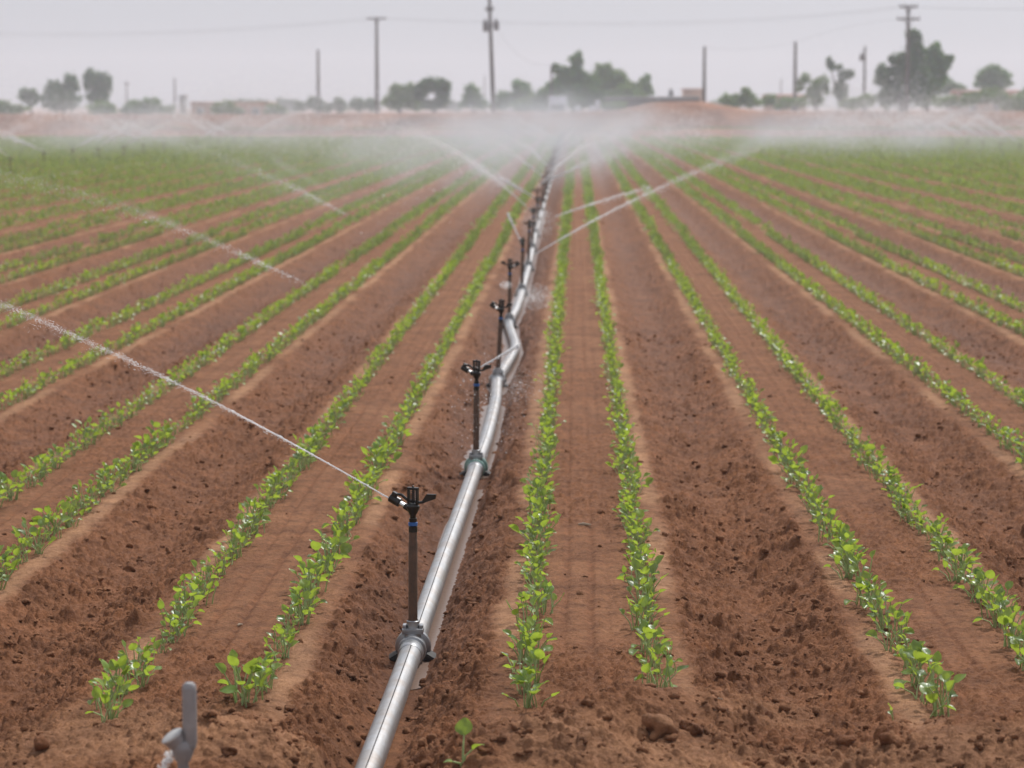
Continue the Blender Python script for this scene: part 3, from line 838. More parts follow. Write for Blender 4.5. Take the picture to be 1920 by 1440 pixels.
def drops_mesh(name, Pn, S, D=None, stretch=None, tet=False):
    PV, PF = (TET_V, TET_F) if tet else (OCT_V, OCT_F)
    n = len(Pn); V = PV[None] * S[:, None, None]
    if D is not None and not tet:
        D = D / np.linalg.norm(D, axis=1, keepdims=True)
        e1 = np.cross(D, [0, 0, 1.0]); e1 /= np.maximum(np.linalg.norm(e1, axis=1, keepdims=True), 1e-6); e2 = np.cross(D, e1)
        V = V[:, :, 0:1] * D[:, None] * stretch[:, None, None] + V[:, :, 1:2] * e1[:, None] + V[:, :, 2:3] * e2[:, None]
    V = V + Pn[:, None]
    F = PF[None] + (np.arange(n) * len(PV))[:, None, None]
    return np_mesh(name, V.reshape(-1, 3), [F.reshape(-1, 3)], True)

def jet(src, phi, th, r0, r1, n, label, Rg=8.0, spread=.020, size=.0022, core=None, wind=0.0, mat='drop', fall=0.0, power=1.0, name="water_jet"):
    g = RNG
    u = g.random(n) ** power
    u = np.where((r0 > .3) & (u < .12) & (g.random(n) > u / .12), .12 + .88 * g.random(n) ** power, u)
    r = r0 + (r1 - r0) * u
    az = math.radians(phi); D0 = np.array([-math.sin(az), math.cos(az)])
    # stream thickens and breaks into strands
    sg = .0009 + spread * np.maximum(r, .02) ** 1.5
    strand = .25 * np.sin(r * 9 + 1.7)
    lat = g.normal(size=n) * sg * .8; ver = g.normal(size=n) * sg + strand * sg * .5
    tail = g.random(n) < .14 + .18 * np.clip(r / max(r1, .1), 0, 1)
    ver = ver - tail * np.abs(g.normal(size=n)) * sg * (2.4 + fall)
    lat = lat + tail * g.normal(size=n) * sg
    z = src[2] + r * math.tan(th) * (1 - r / Rg) + ver
    x = src[0] + r * D0[0] + lat * D0[1] + wind * r * r
    y = src[1] + r * D0[1] - lat * D0[0]
    ok = z > 0
    Pn = np.stack([x, y, z], 1)[ok]; r = r[ok]
    S = size * np.exp(g.normal(size=len(r)) * .45) * (.75 + .25 * np.clip(r, 0, 3))
    slope = math.tan(th) * (1 - 2 * r / Rg)
    D = np.stack([np.full_like(r, D0[0]), np.full_like(r, D0[1]), slope], 1)
    st = np.clip(5 - 2 * r, 1.3, 5)
    o = link(name, drops_mesh(name, Pn, S, D, st), M[mat])
    if core:
        b = MB(); rr = np.linspace(max(r0, .0), core, 14)
        b.tube([(src[0] + a * D0[0], src[1] + a * D0[1], src[2] + a * math.tan(th) * (1 - a / Rg)) for a in rr], np.linspace(.0017, .0024, 14), 8)
        b.build("stream_core", M['drop'], o)
    tag(o, label, "water jet", "water jets from the sprinklers")
    return o

def tip(i):
    x, y, z, ph = SPOS[i]; a = math.radians(ph)
    return np.array([x - math.sin(a) * .068, y + math.cos(a) * .068, z + .0])
jet(tip(0), 70, math.radians(26), .0, 3.2, 15000, "sharp white water jet from the nearest sprinkler, crossing the left rows", size=.00050, core=.5, spread=.0042, power=1.1)
jet(tip(1), 62, math.radians(25), .78, 3.0, 4800, "water jet drifting left over the rows from the second sprinkler, broken near its start", size=.00062, spread=.0052, power=1.5)
jet(tip(2), 58, math.radians(29), 1.0, 3.0, 4000, "fainter water jet left of the third sprinkler, starting in mid air", size=.00075, spread=.0062, power=1.6)
jet(tip(3), -66, math.radians(29), .12, 3.4, 12000, "long white water jet thrown to the right by the fourth sprinkler", size=.00085, core=.35, spread=.0085, power=1.4)
jet(tip(4), 14, math.radians(24), .02, .52, 2600, "short white stream rising left from the fifth sprinkler", size=.0022, core=.5, spread=.010)
jet(tip(5), -50, math.radians(15), .25, 1.5, 1300, "thin faint streak of water to the right above the first right row", size=.0020, spread=.007)
jet(tip(6), 32, math.radians(25), .02, 3.0, 8000, "white water jet rising left from the seventh sprinkler into the mist", size=.0013, core=.4, spread=.009, power=1.4)
jet(tip(8), -32, math.radians(29), .05, 3.0, 11000, "dense white water jet rising right into the central mist", size=.0016, spread=.024, power=1.3)
k = 0
far_words = ["high", "low", "wide", "thin", "steep", "faint", "ragged", "dense"]
for i in (7, 9, 10, 11, 12, 13, 14, 15, 16, 18, 20, 22, 24):
    ph = {7: 140, 9: -60, 10: 45, 11: -40, 12: 25, 13: -75, 14: 70}.get(i, random.uniform(-100, 100))
    jet(np.array(SPOS[i][:3]), ph, math.radians(random.uniform(22, 30)), .05, 3.0, 4500, "soft white spray jet fading into the mist over the far main pipe", size=.0022, spread=.045, power=1.3, mat='drop_far')
for i, q in enumerate(LEFT):
    for kk in range(1):
        jet(q + [0, 0, .5], random.choice([-90, 90]) + random.uniform(-50, 50), math.radians(random.uniform(24, 32)), .05, 7.5, 9000, "soft white spray arching over the far left crop rows", size=.0032, spread=.06, mat='drop_far', Rg=7.6)
for i, q in enumerate(RIGHT):
    jet(q + [0, 0, .5], random.choice([-90, 90]) + random.uniform(-50, 50), math.radians(random.uniform(24, 32)), .05, 7.5, 9000, "soft white spray arching over the far right crop rows", size=.0034, spread=.06, mat='drop_far', Rg=7.6)

def splash(c, rad, n, size, label, up=.0, seed=1):
    g = np.random.default_rng(seed)
    d = g.normal(size=(n, 3)); d /= np.linalg.norm(d, axis=1, keepdims=True)
    Pn = c + d * (g.random((n, 1)) ** .55) * rad + np.array([0, 0, up])
    z0, *_ = terrain(Pn[:, 0], Pn[:, 1], fine=False); Pn = Pn[Pn[:, 2] > z0]
    S = size * np.exp(g.normal(size=len(Pn)) * .5)
    o = link("water_splash", drops_mesh("water_splash", Pn, S, tet=True), M['drop']); tag(o, label, "water splash", "splashes of drops around the sprinklers"); return o
x, y, z, _ = SPOS[1]
splash(np.array([x + .05, y - .05, z - .16]), np.array([.17, .2, .25]), 900, .0014, "cloud of fine drops falling around the second sprinkler riser", seed=3)
# back-splash streaks of the interrupted stream
jet(np.array([x, y, z + .0]), -55, math.radians(24), .0, .22, 700, "two thin streaks of water thrown back from the second sprinkler head", size=.0014, spread=.03, name="water_jet")
splash(np.array([x + .17, y + .1, z - .08]), np.array([.12, .15, .09]), 2200, .0007, "small burst of spray right of the second sprinkler over the pipe", seed=4)
x, y, z, _ = SPOS[3]
splash(np.array([x + .17, y - .2, z - .22]), np.array([.15, .3, .10]), 2600, .0016, "pale burst of spray right of the pipe by the fourth sprinkler", seed=5)
splash(np.array([x - .02, y - .3, z - .13]), np.array([.05, .12, .03]), 700, .0014, "little white arc of spray over the third sprinkler head", seed=6)
q = at_z(1010, 400, .3)
splash(np.array([q[0], q[1], .2]), np.array([.2, 2.0, .2]), 2500, .0022, "light spray drifting above the pipe by the seventh sprinkler", seed=7)

# ------------------------------------------------------------------ mist (volumes)
def mist_mat(name, dens, nscale, color=(.84, .87, .92), lo=.40, hi=.64, power=1.0, stretch=(1, .25, 1)):
    m, nt, out = new_mat(name); L = nt.links.new
    pv = node(nt, "ShaderNodeVolumePrincipled"); pv.inputs["Color"].default_value = (*color, 1); pv.inputs["Anisotropy"].default_value = .0
    L(pv.outputs[0], out.inputs["Volume"])
    tc = node(nt, "ShaderNodeTexCoord"); ln = node(nt, "ShaderNodeVectorMath", operation='LENGTH'); L(tc.outputs["Object"], ln.inputs[0])
    f = node(nt, "ShaderNodeMapRange", interpolation_type='SMOOTHERSTEP'); f.inputs["From Min"].default_value = 1.0; f.inputs["From Max"].default_value = .0; L(ln.outputs["Value"], f.inputs["Value"])
    geo = node(nt, "ShaderNodeNewGeometry"); mp = node(nt, "ShaderNodeMapping"); mp.inputs["Scale"].default_value = stretch; L(geo.outputs["Position"], mp.inputs["Vector"])
    n = node(nt, "ShaderNodeTexNoise", Scale=nscale, Detail=3, Roughness=.55); L(mp.outputs[0], n.inputs["Vector"])
    nm = node(nt, "ShaderNodeMapRange"); nm.inputs["From Min"].default_value = lo; nm.inputs["From Max"].default_value = hi; nm.inputs["To Min"].default_value = .02; nm.inputs["To Max"].default_value = 1.6; L(n.outputs[0], nm.inputs["Value"])
    a = node(nt, "ShaderNodeMath", operation='MULTIPLY'); L(f.outputs[0], a.inputs[0]); L(nm.outputs[0], a.inputs[1])
    d = node(nt, "ShaderNodeMath", operation='MULTIPLY'); d.inputs[1].default_value = dens; L(a.outputs[0], d.inputs[0]); L(d.outputs[0], pv.inputs["Density"])
    return m
def mist(c, r, dens, nscale, label, rot=(0, 0, 0), **kw):
    me = np_mesh("spray_mist", IV3, [IT3], True)
    o = link("spray_mist", me, mist_mat("mist", dens, nscale, **kw)); o.location = c; o.scale = r; o.rotation_euler = rot
    tag(o, label, "mist", kind="stuff"); return o
mist((-.7, 70, .85), (4.8, 46, 1.6), .043, 1.1, "dense white spray mist hanging over the far end of the main pipe")
mist((-2.6, 50, .6), (4.5, 30, 1.1), .038, .9, "thin veil of spray mist left of the main pipe")
mist((-14.5, 84, .7), (8.5, 36, 1.4), .022, .6, "pale spray mist over the far left crop rows")
mist((9.5, 88, .6), (8.5, 36, 1.4), .022, .6, "pale spray mist over the far right crop rows")
mist((0, 92, .45), (38, 56, 1.45), .012, .7, "thin spray haze across the far end of the field")

def plume(p0, p1, y0, y1, wid, dens, label, nscale=3.0):
    a = at_y(*p0, y0); b_ = at_y(*p1, y1); v = Vector(b_ - a); L_ = v.length
    rot = v.to_track_quat('X', 'Z').to_euler()
    c = (a + b_) / 2
    return mist(tuple(c), (L_ * .58, wid, wid), dens, nscale, label, rot=tuple(rot), stretch=(1, 1, 1), lo=.36, hi=.66)
plume((1050, 345), (1250, 185), 34, 38, .30, .75, "bright spray plume rising right from the far middle of the pipe")
plume((1120, 300), (1380, 200), 40, 44, .22, .40, "thin pale spray plume low over the right rows near the mist centre")
plume((1260, 345), (1570, 195), 18.6, 20.5, .10, 1.3, "soft end of the long right hand water jet")
plume((1490, 268), (1590, 190), 70, 72, .26, .9, "slanting spray plume before the bank, right of the middle")
plume((1735, 265), (1805, 197), 72, 73, .22, .9, "left leg of the spray arch near the right edge")
plume((1790, 197), (1905, 250), 73, 74, .22, .9, "right leg of the spray arch near the right edge")
plume((-20, 262), (120, 205), 74, 76, .26, .9, "left leg of the spray arch at the far left")
plume((110, 203), (222, 262), 76, 78, .20, 1.1, "right leg of the spray arch at the far left")
plume((330, 262), (470, 215), 80, 84, .24, .55, "faint spray plume before the beige building")
plume((560, 262), (720, 205), 66, 70, .30, .55, "broad faint spray plume left of the middle")
plume((880, 295), (700, 215), 40, 44, .26, .55, "spray plume drifting left from the far pipe")
plume((470, 478), (110, 330), 11.3, 12.2, .030, 3.2, "misty tail of the second sprinkler's jet over the left rows")
plume((640, 372), (420, 245), 15.4, 16.4, .045, 2.4, "misty tail of the third sprinkler's jet over the left rows")
plume((960, 362), (840, 270), 28, 30, .10, 1.5, "misty tail of the seventh sprinkler's jet")

# ------------------------------------------------------------------ air haze
hz = MB(); hz.box((0, 560, 11.4), (1500, 1300, 26.6))
hme = hz.mesh("haze", False)
m, nt, out = new_mat("air_haze"); pv = node(nt, "ShaderNodeVolumePrincipled"); pv.inputs["Color"].default_value = (.86, .89, .96, 1); pv.inputs["Density"].default_value = .0010; pv.inputs["Anisotropy"].default_value = .2
nt.links.new(pv.outputs[0], out.inputs["Volume"])
haze = link("haze", hme, m); tag(haze, kind="stuff")

# ------------------------------------------------------------------ trees
def crown_mat(name, a, b, c, t):
    return leaf_mat(name, [a, b, c], t, rough=.6, spec=.15, tmix=.4, hscale=1.2)
M['tree_dark'] = crown_mat("dark_foliage", (0.0306, 0.1021, 0.0223), (0.0521, 0.1531, 0.0298), (0.0796, 0.2098, 0.0397), (.09, .16, .04))
M['tree_mid'] = crown_mat("mid_foliage", (0.049, 0.1531, 0.0273), (0.0766, 0.2268, 0.0372), (0.1148, 0.3119, 0.0521), (.15, .24, .06))
M['tree_olive'] = crown_mat("olive_foliage", (0.0842, 0.1928, 0.0348), (0.1301, 0.2835, 0.0496), (0.1912, 0.3969, 0.0721), (.19, .24, .07))
M['tree_blue'] = crown_mat("blue_green_foliage", (0.0612, 0.1588, 0.0546), (0.0888, 0.2211, 0.0721), (0.1301, 0.2975, 0.0968), (.11, .17, .09))

def tree(label, cat, mat, d, base_px, blobs, trunk=True, leaf=.16, dens=1.0, group=None, name="tree", tr=.14, gz=-.02):
    """blobs: (cx, cy, rx, ry) in photo pixels at the tree's distance d; turned into metres in the tree's own frame"""
    s = d / FPX
    bp = at_y(base_px, 205, d); bx = bp[0]
    root = empty(name, (bx, d, gz)); tag(root, label, cat, group)
    BL = []
    for cx, cy, rx, ry in blobs:
        p = at_y(cx, cy, d); BL.append((p[0] - bx, RNG.uniform(-.25, .25) * rx * s, p[2] - gz, rx * s * 1.1, ry * s * 1.1))
    Vs, n = [], 0
    for (x, y, z, rx, rz) in BL:
        ry = rx * RNG.uniform(.8, 1.1)
        # sub-clumps spread over the blob's surface, leaves spread in each clump
        nc = max(5, int(9 + 9 * rx * rz * 1.2)); area = rx * rz
        cl = RNG.normal(size=(nc, 3)); cl /= np.linalg.norm(cl, axis=1, keepdims=True)
        cl *= (RNG.random((nc, 1)) ** .45) * .80
        for c in cl:
            cr = RNG.uniform(.24, .42)
            m_ = int((70 * area / max(leaf, .05) ** 2 / 60 + 26) / nc * 16 * dens * cr / .33)
            m_ = min(max(m_, 30), 600)
            q = RNG.normal(size=(m_, 3)) * .5 * cr + c
            C = np.stack([q[:, 0] * rx + x, q[:, 1] * ry + y, q[:, 2] * rz + z], 1)
            e1 = RNG.normal(size=(m_, 3)); e1 /= np.linalg.norm(e1, axis=1, keepdims=True)
            e2 = np.cross(e1, RNG.normal(size=(m_, 3))); e2 /= np.linalg.norm(e2, axis=1, keepdims=True)
            sz = leaf * 1.3 * RNG.uniform(.5, 1.2, size=(m_, 1))
            Vs.append(np.stack([C - e1 * sz, C + e2 * sz * .55, C + e1 * sz, C - e2 * sz * .55], 1).reshape(-1, 3)); n += m_
    V = np.concatenate(Vs); V[:, 2] = np.maximum(V[:, 2], .02)
    F = np.arange(n * 4).reshape(-1, 4)
    link("crown" if trunk else "foliage", np_mesh("crown", V, [F]), M[mat], root)
    tb = MB()
    if trunk:
        top = max(BL, key=lambda q: q[2])
        tb.tube([(0, 0, -.1), (.05, 0, top[2] * .3), (top[0] * .5, top[1] * .5, top[2] * .65), (top[0], top[1], top[2])], [tr * 1.3, tr, tr * .6, tr * .15], 8)
        for (x, y, z, rx, rz) in BL:
            tb.tube([(.03, 0, min(z * .35, top[2] * .3)), (x * .55, y * .5, z * .72), (x, y, z)], [tr * .6, tr * .35, tr * .1], 6)
        tb.build("trunk", M['bark'], root)
    else:
        for (x, y, z, rx, rz) in BL:
            for _ in range(3):
                tb.tube([(x * .8, y, -.05), (x + RNG.uniform(-.4, .4) * rx, y, z)], [.04, .012], 5)
        tb.build("stems", M['bark'], root)
    return root

GT = "trees along the horizon"; GB = "bushes along the horizon"
tree("small dark tree at the far left behind the spray", "tree", 'tree_blue', 330, 58, [(58, 182, 21, 15), (50, 178, 12, 12)], leaf=.2, group=GT)
tree("broad dark tree left of the tallest left one, by the spray fan", "tree", 'tree_blue', 320, 120, [(105, 170, 22, 18), (135, 158, 17, 18), (120, 188, 36, 18), (90, 190, 14, 14)], leaf=.2, group=GT)
tree("tallest tree of the left clump with a rounded double top", "tree", 'tree_blue', 325, 182, [(172, 152, 16, 22), (196, 158, 14, 24), (182, 180, 22, 16)], leaf=.2, group=GT)
tree("low olive bush in front of the left tree clump", "bush", 'tree_olive', 290, 195, [(185, 202, 26, 14), (205, 205, 16, 9)], trunk=False, leaf=.16, group=GB)
tree("green bush at the left edge of the photo", "bush", 'tree_olive', 280, 5, [(0, 202, 26, 14), (30, 206, 24, 10)], trunk=False, leaf=.16, group=GB)
tree("wide low bush between the left trees and the beige building", "bush", 'tree_mid', 300, 262, [(258, 202, 24, 15), (285, 198, 22, 14), (240, 207, 14, 10), (310, 206, 18, 8)], trunk=False, leaf=.17, group=GB)
tree("dome shaped bush in front of the beige building", "bush", 'tree_olive', 255, 424, [(424, 202, 22, 12), (408, 207, 12, 7), (444, 207, 12, 6)], trunk=False, leaf=.14, group=GB)
tree("sloping bush at the right end of the beige building", "bush", 'tree_olive', 300, 512, [(510, 205, 16, 10), (528, 209, 14, 6)], trunk=False, leaf=.15, group=GB)
tree("dim blue green bush at the foot of the armless left pole", "bush", 'tree_blue', 390, 580, [(565, 200, 14, 9), (590, 197, 18, 13), (612, 202, 14, 9)], trunk=False, leaf=.2, group=GB)
tree("hazy rounded bush left of the pole with one crossarm", "bush", 'tree_blue', 390, 636, [(636, 197, 16, 13)], trunk=False, leaf=.2, group=GB)
tree("faint grey green bush at the foot of the pole with one crossarm", "bush", 'tree_blue', 400, 682, [(672, 195, 16, 13), (696, 197, 14, 12)], trunk=False, leaf=.2, group=GB)
tree("bushy tree just left of the dark round tree", "tree", 'tree_olive', 300, 748, [(745, 172, 17, 16), (768, 170, 14, 14), (740, 192, 24, 14), (772, 194, 22, 14)], leaf=.17, group=GT)
tree("dark round topped tree with a gap of sky low in its crown", "tree", 'tree_dark', 275, 812, [(795, 164, 18, 18), (818, 160, 21, 18), (833, 172, 12, 20), (786, 178, 12, 14), (830, 192, 14, 14), (808, 197, 20, 9)], leaf=.17, dens=1.3, group=GT)
tree("small rounded tree left of the tall transformer pole", "tree", 'tree_mid', 310, 888, [(886, 178, 18, 18), (876, 192, 14, 12), (905, 196, 18, 10)], leaf=.17, group=GT)
tree("green tree just right of the tall transformer pole", "tree", 'tree_mid', 290, 968, [(975, 172, 20, 20), (950, 186, 20, 14), (990, 182, 18, 18), (940, 195, 14, 10)], leaf=.17, group=GT)
tree("olive bush between the transformer pole and the tall pointed tree", "bush", 'tree_olive', 280, 1005, [(1000, 192, 28, 16), (975, 198, 26, 12), (1020, 184, 14, 18)], trunk=False, leaf=.17, group=GB)
tree("tall pointed tree rising highest of the middle clump", "tree", 'tree_mid', 270, 1075, [(1080, 114, 12, 17), (1078, 138, 19, 18), (1055, 142, 14, 16), (1070, 165, 30, 22), (1048, 172, 18, 22), (1085, 190, 26, 16), (1040, 128, 8, 8), (1104, 166, 20, 26)], leaf=.17, dens=1.2, group=GT, tr=.2)
tree("broad light green tree right of the tall pointed one", "tree", 'tree_olive', 285, 1140, [(1135, 142, 22, 20), (1155, 150, 22, 20), (1120, 160, 20, 20), (1170, 166, 20, 16), (1130, 182, 30, 18), (1180, 180, 22, 12), (1192, 168, 14, 16)], leaf=.17, dens=1.1, group=GT)
tree("low dark bush under the broad light green tree beside the truck", "bush", 'tree_dark', 262, 1100, [(1090, 192, 22, 14), (1115, 186, 20, 18), (1140, 188, 22, 14)], trunk=False, leaf=.16, group=GB)
tree("olive bush filling the gap behind the shed roof's left end", "bush", 'tree_olive', 280, 1185, [(1175, 178, 22, 18), (1195, 182, 18, 12), (1155, 184, 18, 16)], trunk=False, leaf=.16, group=GB)
tree("dark green bush left of the white box truck", "bush", 'tree_mid', 275, 1025, [(1015, 188, 18, 18), (1030, 178, 12, 24), (1040, 190, 14, 16)], trunk=False, leaf=.16, group=GB)
tree("narrow dark tree at the right end of the middle clump", "tree", 'tree_mid', 295, 1213, [(1212, 156, 12, 16), (1214, 172, 14, 12)], leaf=.17, group=GT)
tree("yellow green bush right of the dirt mound", "bush", 'tree_olive', 235, 1385, [(1370, 190, 24, 13), (1398, 180, 12, 18), (1412, 192, 18, 12)], trunk=False, leaf=.14, group=GB)
tree("low yellowish bush in the middle of the right hedge", "bush", 'tree_olive', 240, 1448, [(1440, 188, 18, 12), (1470, 193, 20, 10), (1495, 192, 20, 10)], trunk=False, leaf=.14, group=GB)
tree("thin airy tree at the foot of the straight bare pole", "tree", 'tree_olive', 255, 1530, [(1510, 148, 12, 12), (1535, 152, 14, 14), (1528, 178, 17, 20), (1500, 160, 9, 12), (1548, 162, 10, 14)], leaf=.14, dens=.6, group=GT, tr=.1)
tree("sparse tree with dark separate tufts at its top", "tree", 'tree_dark', 255, 1573, [(1555, 118, 8, 9), (1570, 126, 8, 7), (1582, 142, 10, 10), (1595, 140, 7, 8), (1576, 170, 14, 22), (1560, 128, 6, 6)], leaf=.13, dens=.7, group=GT, tr=.1)
tree("low olive bush below the thin pole with a small transformer", "bush", 'tree_olive', 240, 1615, [(1600, 193, 24, 11), (1625, 188, 16, 14)], trunk=False, leaf=.14, group=GB)
tree("large dark tree standing in front of the double crossarm pole", "tree", 'tree_dark', 222, 1690, [(1712, 80, 15, 24), (1700, 108, 19, 22), (1660, 142, 19, 22), (1680, 150, 22, 24), (1665, 180, 24, 24), (1705, 165, 24, 34), (1672, 112, 6, 7), (1694, 128, 24, 26), (1724, 152, 24, 44), (1716, 112, 16, 30), (1712, 136, 18, 30)], leaf=.14, dens=1.3, group=GT, tr=.22)
tree("spreading green tree leaning right beside the double crossarm pole", "tree", 'tree_mid', 225, 1738, [(1752, 100, 15, 20), (1768, 115, 16, 14), (1745, 130, 20, 20), (1735, 160, 24, 26), (1780, 112, 8, 10), (1728, 186, 20, 16), (1758, 138, 18, 26), (1738, 108, 12, 18)], leaf=.14, dens=1.1, group=GT, tr=.16)
tree("low rounded blue green tree behind the right edge of the big one", "tree", 'tree_mid', 330, 1780, [(1772, 162, 24, 13), (1795, 168, 18, 9), (1756, 170, 16, 9)], leaf=.2, group=GT)
tree("neat dome shaped tree near the right edge", "tree", 'tree_mid', 300, 1864, [(1850, 148, 22, 18), (1876, 146, 22, 18), (1862, 138, 22, 14), (1864, 158, 36, 12)], leaf=.17, dens=1.4, group=GT)
tree("yellow green hedge under the dome shaped tree", "bush", 'tree_olive', 225, 1850, [(1825, 184, 24, 11), (1855, 178, 22, 13), (1885, 182, 24, 14), (1912, 190, 22, 12)], trunk=False, leaf=.14, group=GB)
tree("dim bush at the right edge behind the mist", "bush", 'tree_olive', 230, 1905, [(1900, 200, 26, 12), (1930, 175, 24, 16)], trunk=False, leaf=.14, group=GB)
tree("low olive bush right of the big dark tree", "bush", 'tree_olive', 230, 1775, [(1775, 190, 28, 11), (1805, 194, 20, 8)], trunk=False, leaf=.14, group=GB)
tree("pale bush under the flat roof behind the dirt mound", "bush", 'tree_olive', 240, 1165, [(1160, 198, 18, 8), (1140, 200, 12, 7)], trunk=False, leaf=.13, group=GB)
# far-off blue tree line
for i, (px, w, h) in enumerate([(470, 60, 10), (540, 40, 12), (850, 30, 9), (1260, 60, 8), (1350, 40, 9)]):
    tree(["faint blue tree strip behind the beige building", "faint blue tree strip between the beige building and the armless pole", "faint blue tree strip right of the dark round tree", "faint tree strip behind the long flat roof", "faint tree strip behind the mound's pole"][i], "tree strip", 'tree_blue', 620, px, [(px + k * w / 3, 203 - h * random.uniform(.4, .7), w / 4, h) for k in (-1, 0, 1)], trunk=False, leaf=.35, group="far tree strips", name="tree_strip")

# weeds, a pale green strip along the ditch bank
wv = []
for i in range(2600):
    x = random.choice([random.uniform(-26, 30), random.uniform(7, 30)]); y = random.gauss(139, 1.2); z = float(bank_h(np.array([x]), np.array([y]))[0])
    for _ in range(3):
        a = random.uniform(0, 6.28); h = random.uniform(.05, .16); w_ = .03
        wv.append([[x - math.cos(a) * w_, y - math.sin(a) * w_, z - .01], [x + math.cos(a) * w_, y + math.sin(a) * w_, z - .01], [x + random.gauss(0, .06), y + random.gauss(0, .06), z + h]])
wv = np.array(wv).reshape(-1, 3)
we = link("weeds", np_mesh("weeds", wv, [np.arange(len(wv)).reshape(-1, 3)]), M['tree_olive']); tag(we, "thin pale green strip of weeds along the low bank at the field end", "weeds", kind="stuff")

# ------------------------------------------------------------------ power poles and wires
def pole(px, top_py, d, label, arms=(), r=.15, trafos=(), lean=0.0, cap=False):
    b0 = at_y(px, 205, d); t = at_y(px, top_py, d); Ht = t[2] + .02
    root = empty("utility_pole", (b0[0], d, -.02)); root.rotation_euler = (0, lean, 0); tag(root, label, "power pole", "power poles along the horizon")
    b = MB(); b.tube([(0, 0, -.3), (0, 0, Ht * .5), (0, 0, Ht)], [r * 1.15, r, r * .75], 10); b.build("pole_shaft", M['pole'], root)
    for ay, hw in arms:
        z = at_y(px, ay, d)[2] + .02; w = hw * d / FPX
        a = MB(); a.box((0, -.16, z), (2 * w, .12, .16), bev=.01)
        a.tube([(-w * .45, -.16, z - .06), (0, -.1, z - .75)], .025, 5); a.tube([(w * .45, -.16, z - .06), (0, -.1, z - .75)], .025, 5)
        ao = a.build("crossarm", M['pole'], root)
        for f in (-.92, -.45, .45, .92):
            i_ = MB(); i_.lathe([(.0, z + .08), (.035, z + .08), (.06, z + .12), (.04, z + .16), (.06, z + .19), (.03, z + .25), (0, z + .25)], 8, np.array(Matrix.Translation((w * f, -.16, 0)))); i_.build("insulator", M['trafo'], ao)
    for dx, y0, y1, wpx in trafos:
        za = at_y(px, y0, d)[2] + .02; zb = at_y(px, y1, d)[2] + .02; x = dx * d / FPX; rr = wpx / 2 * d / FPX
        t_ = MB(); t_.lathe([(0, zb), (rr * .9, zb), (rr, zb + .05), (rr, za - .1), (rr * .85, za), (0, za)], 14, np.array(Matrix.Translation((x, -.05, 0))))
        to = t_.build("transformer", M['trafo'], root)
        bs = MB(); bs.lathe([(.05, za - .02), (.07, za + .06), (.04, za + .12), (.06, za + .18), (0, za + .24)], 8, np.array(Matrix.Translation((x, -.05, 0)))); bs.box((x / 2, -.02, (za + zb) / 2), (abs(x), .06, .1)); bs.build("bushing", M['pole'], to)
    return root
pole(238, 152, 560, "very faint far pole with a stub crosspiece, right of the left tree clump", arms=((158, 6),), r=.2)
pole(328, 146, 560, "very faint far pole left of the beige building", r=.25)
pole(597, 93, 390, "bare pole without arms above the blue green bush, left part of the horizon", r=.27)
pole(707, 32, 300, "pole with a single crossarm at its top like a letter T", arms=((35, 18),), r=.22)
pole(926, -30, 215, "tall dark pole with a pair of transformers near the top edge", arms=((18, 8),), trafos=((-9, 39, 59, 10), (11, 39, 57, 10)), r=.17, lean=-.035)
pole(1320, 87, 245, "bare pole standing on the dirt mound", r=.17)
pole(1490, 78, 270, "straight bare pole beside the thin airy tree", r=.2)
pole(1620, 87, 250, "thin pole carrying one small transformer", trafos=((-6, 102, 114, 8),), r=.14)
pole(1700, 10, 218, "dark pole with two crossarms rising out of the large dark tree", arms=((13, 17), (36, 21)), r=.17)
pole(1034, 122, 262, "pale slim pole in front of the tall pointed tree above the white box truck", r=.13)
pole(1464, 148, 520, "very faint far pole above the low yellowish bush", r=.15)
pole(909, 142, 560, "very faint far pole left of the transformer pole", r=.15)

def wire(pts, label, r=.016):
    """pts: (px, py, d)"""
    W = [at_y(px, py, d) for px, py, d in pts]
    b = MB(); t = np.linspace(0, 1, 40); kn = np.linspace(0, 1, len(W)); W = np.array(W)
    co = [np.polyfit(kn, W[:, i], min(2, len(W) - 1)) for i in range(3)]
    b.tube(np.stack([np.polyval(c_, t) for c_ in co], 1), r * .72, 5); o = b.build("power_line", M['wire']); tag(o, label, "power line", "power lines across the sky"); return o
wire([(-260, 50, 330), (200, 62, 318), (692, 34, 300)], "long sagging wire from the left edge to the pole with one crossarm", .02)
wire([(-260, 58, 331), (220, 67, 319), (722, 35, 300)], "lower of the two wires from the left edge to the pole with one crossarm", .014)
wire([(722, 34, 300), (1220, 42, 258), (1684, 12, 218)], "wire sagging between the crossarm pole and the top arm of the double crossarm pole", .016)
wire([(692, 35, 300), (1220, 47, 258), (1716, 12, 218)], "lower twin of the long middle wire", .011)
wire([(1716, 12, 218), (1920, 17, 214), (2300, 6, 205)], "wire leaving the top arm of the double crossarm pole to the right edge", .016)
wire([(1681, 36, 218), (1585, 52, 243), (1490, 80, 270)], "thin wire dropping from the lower crossarm to the straight bare pole", .012)
wire([(937, 60, 215), (985, 112, 240), (1034, 122, 262)], "service wire dropping from the transformers to the slim pale pole", .012)
wire([(1490, 80, 270), (1400, 92, 258), (1320, 88, 245)], "thin wire between the two bare poles right of the mound", .010)

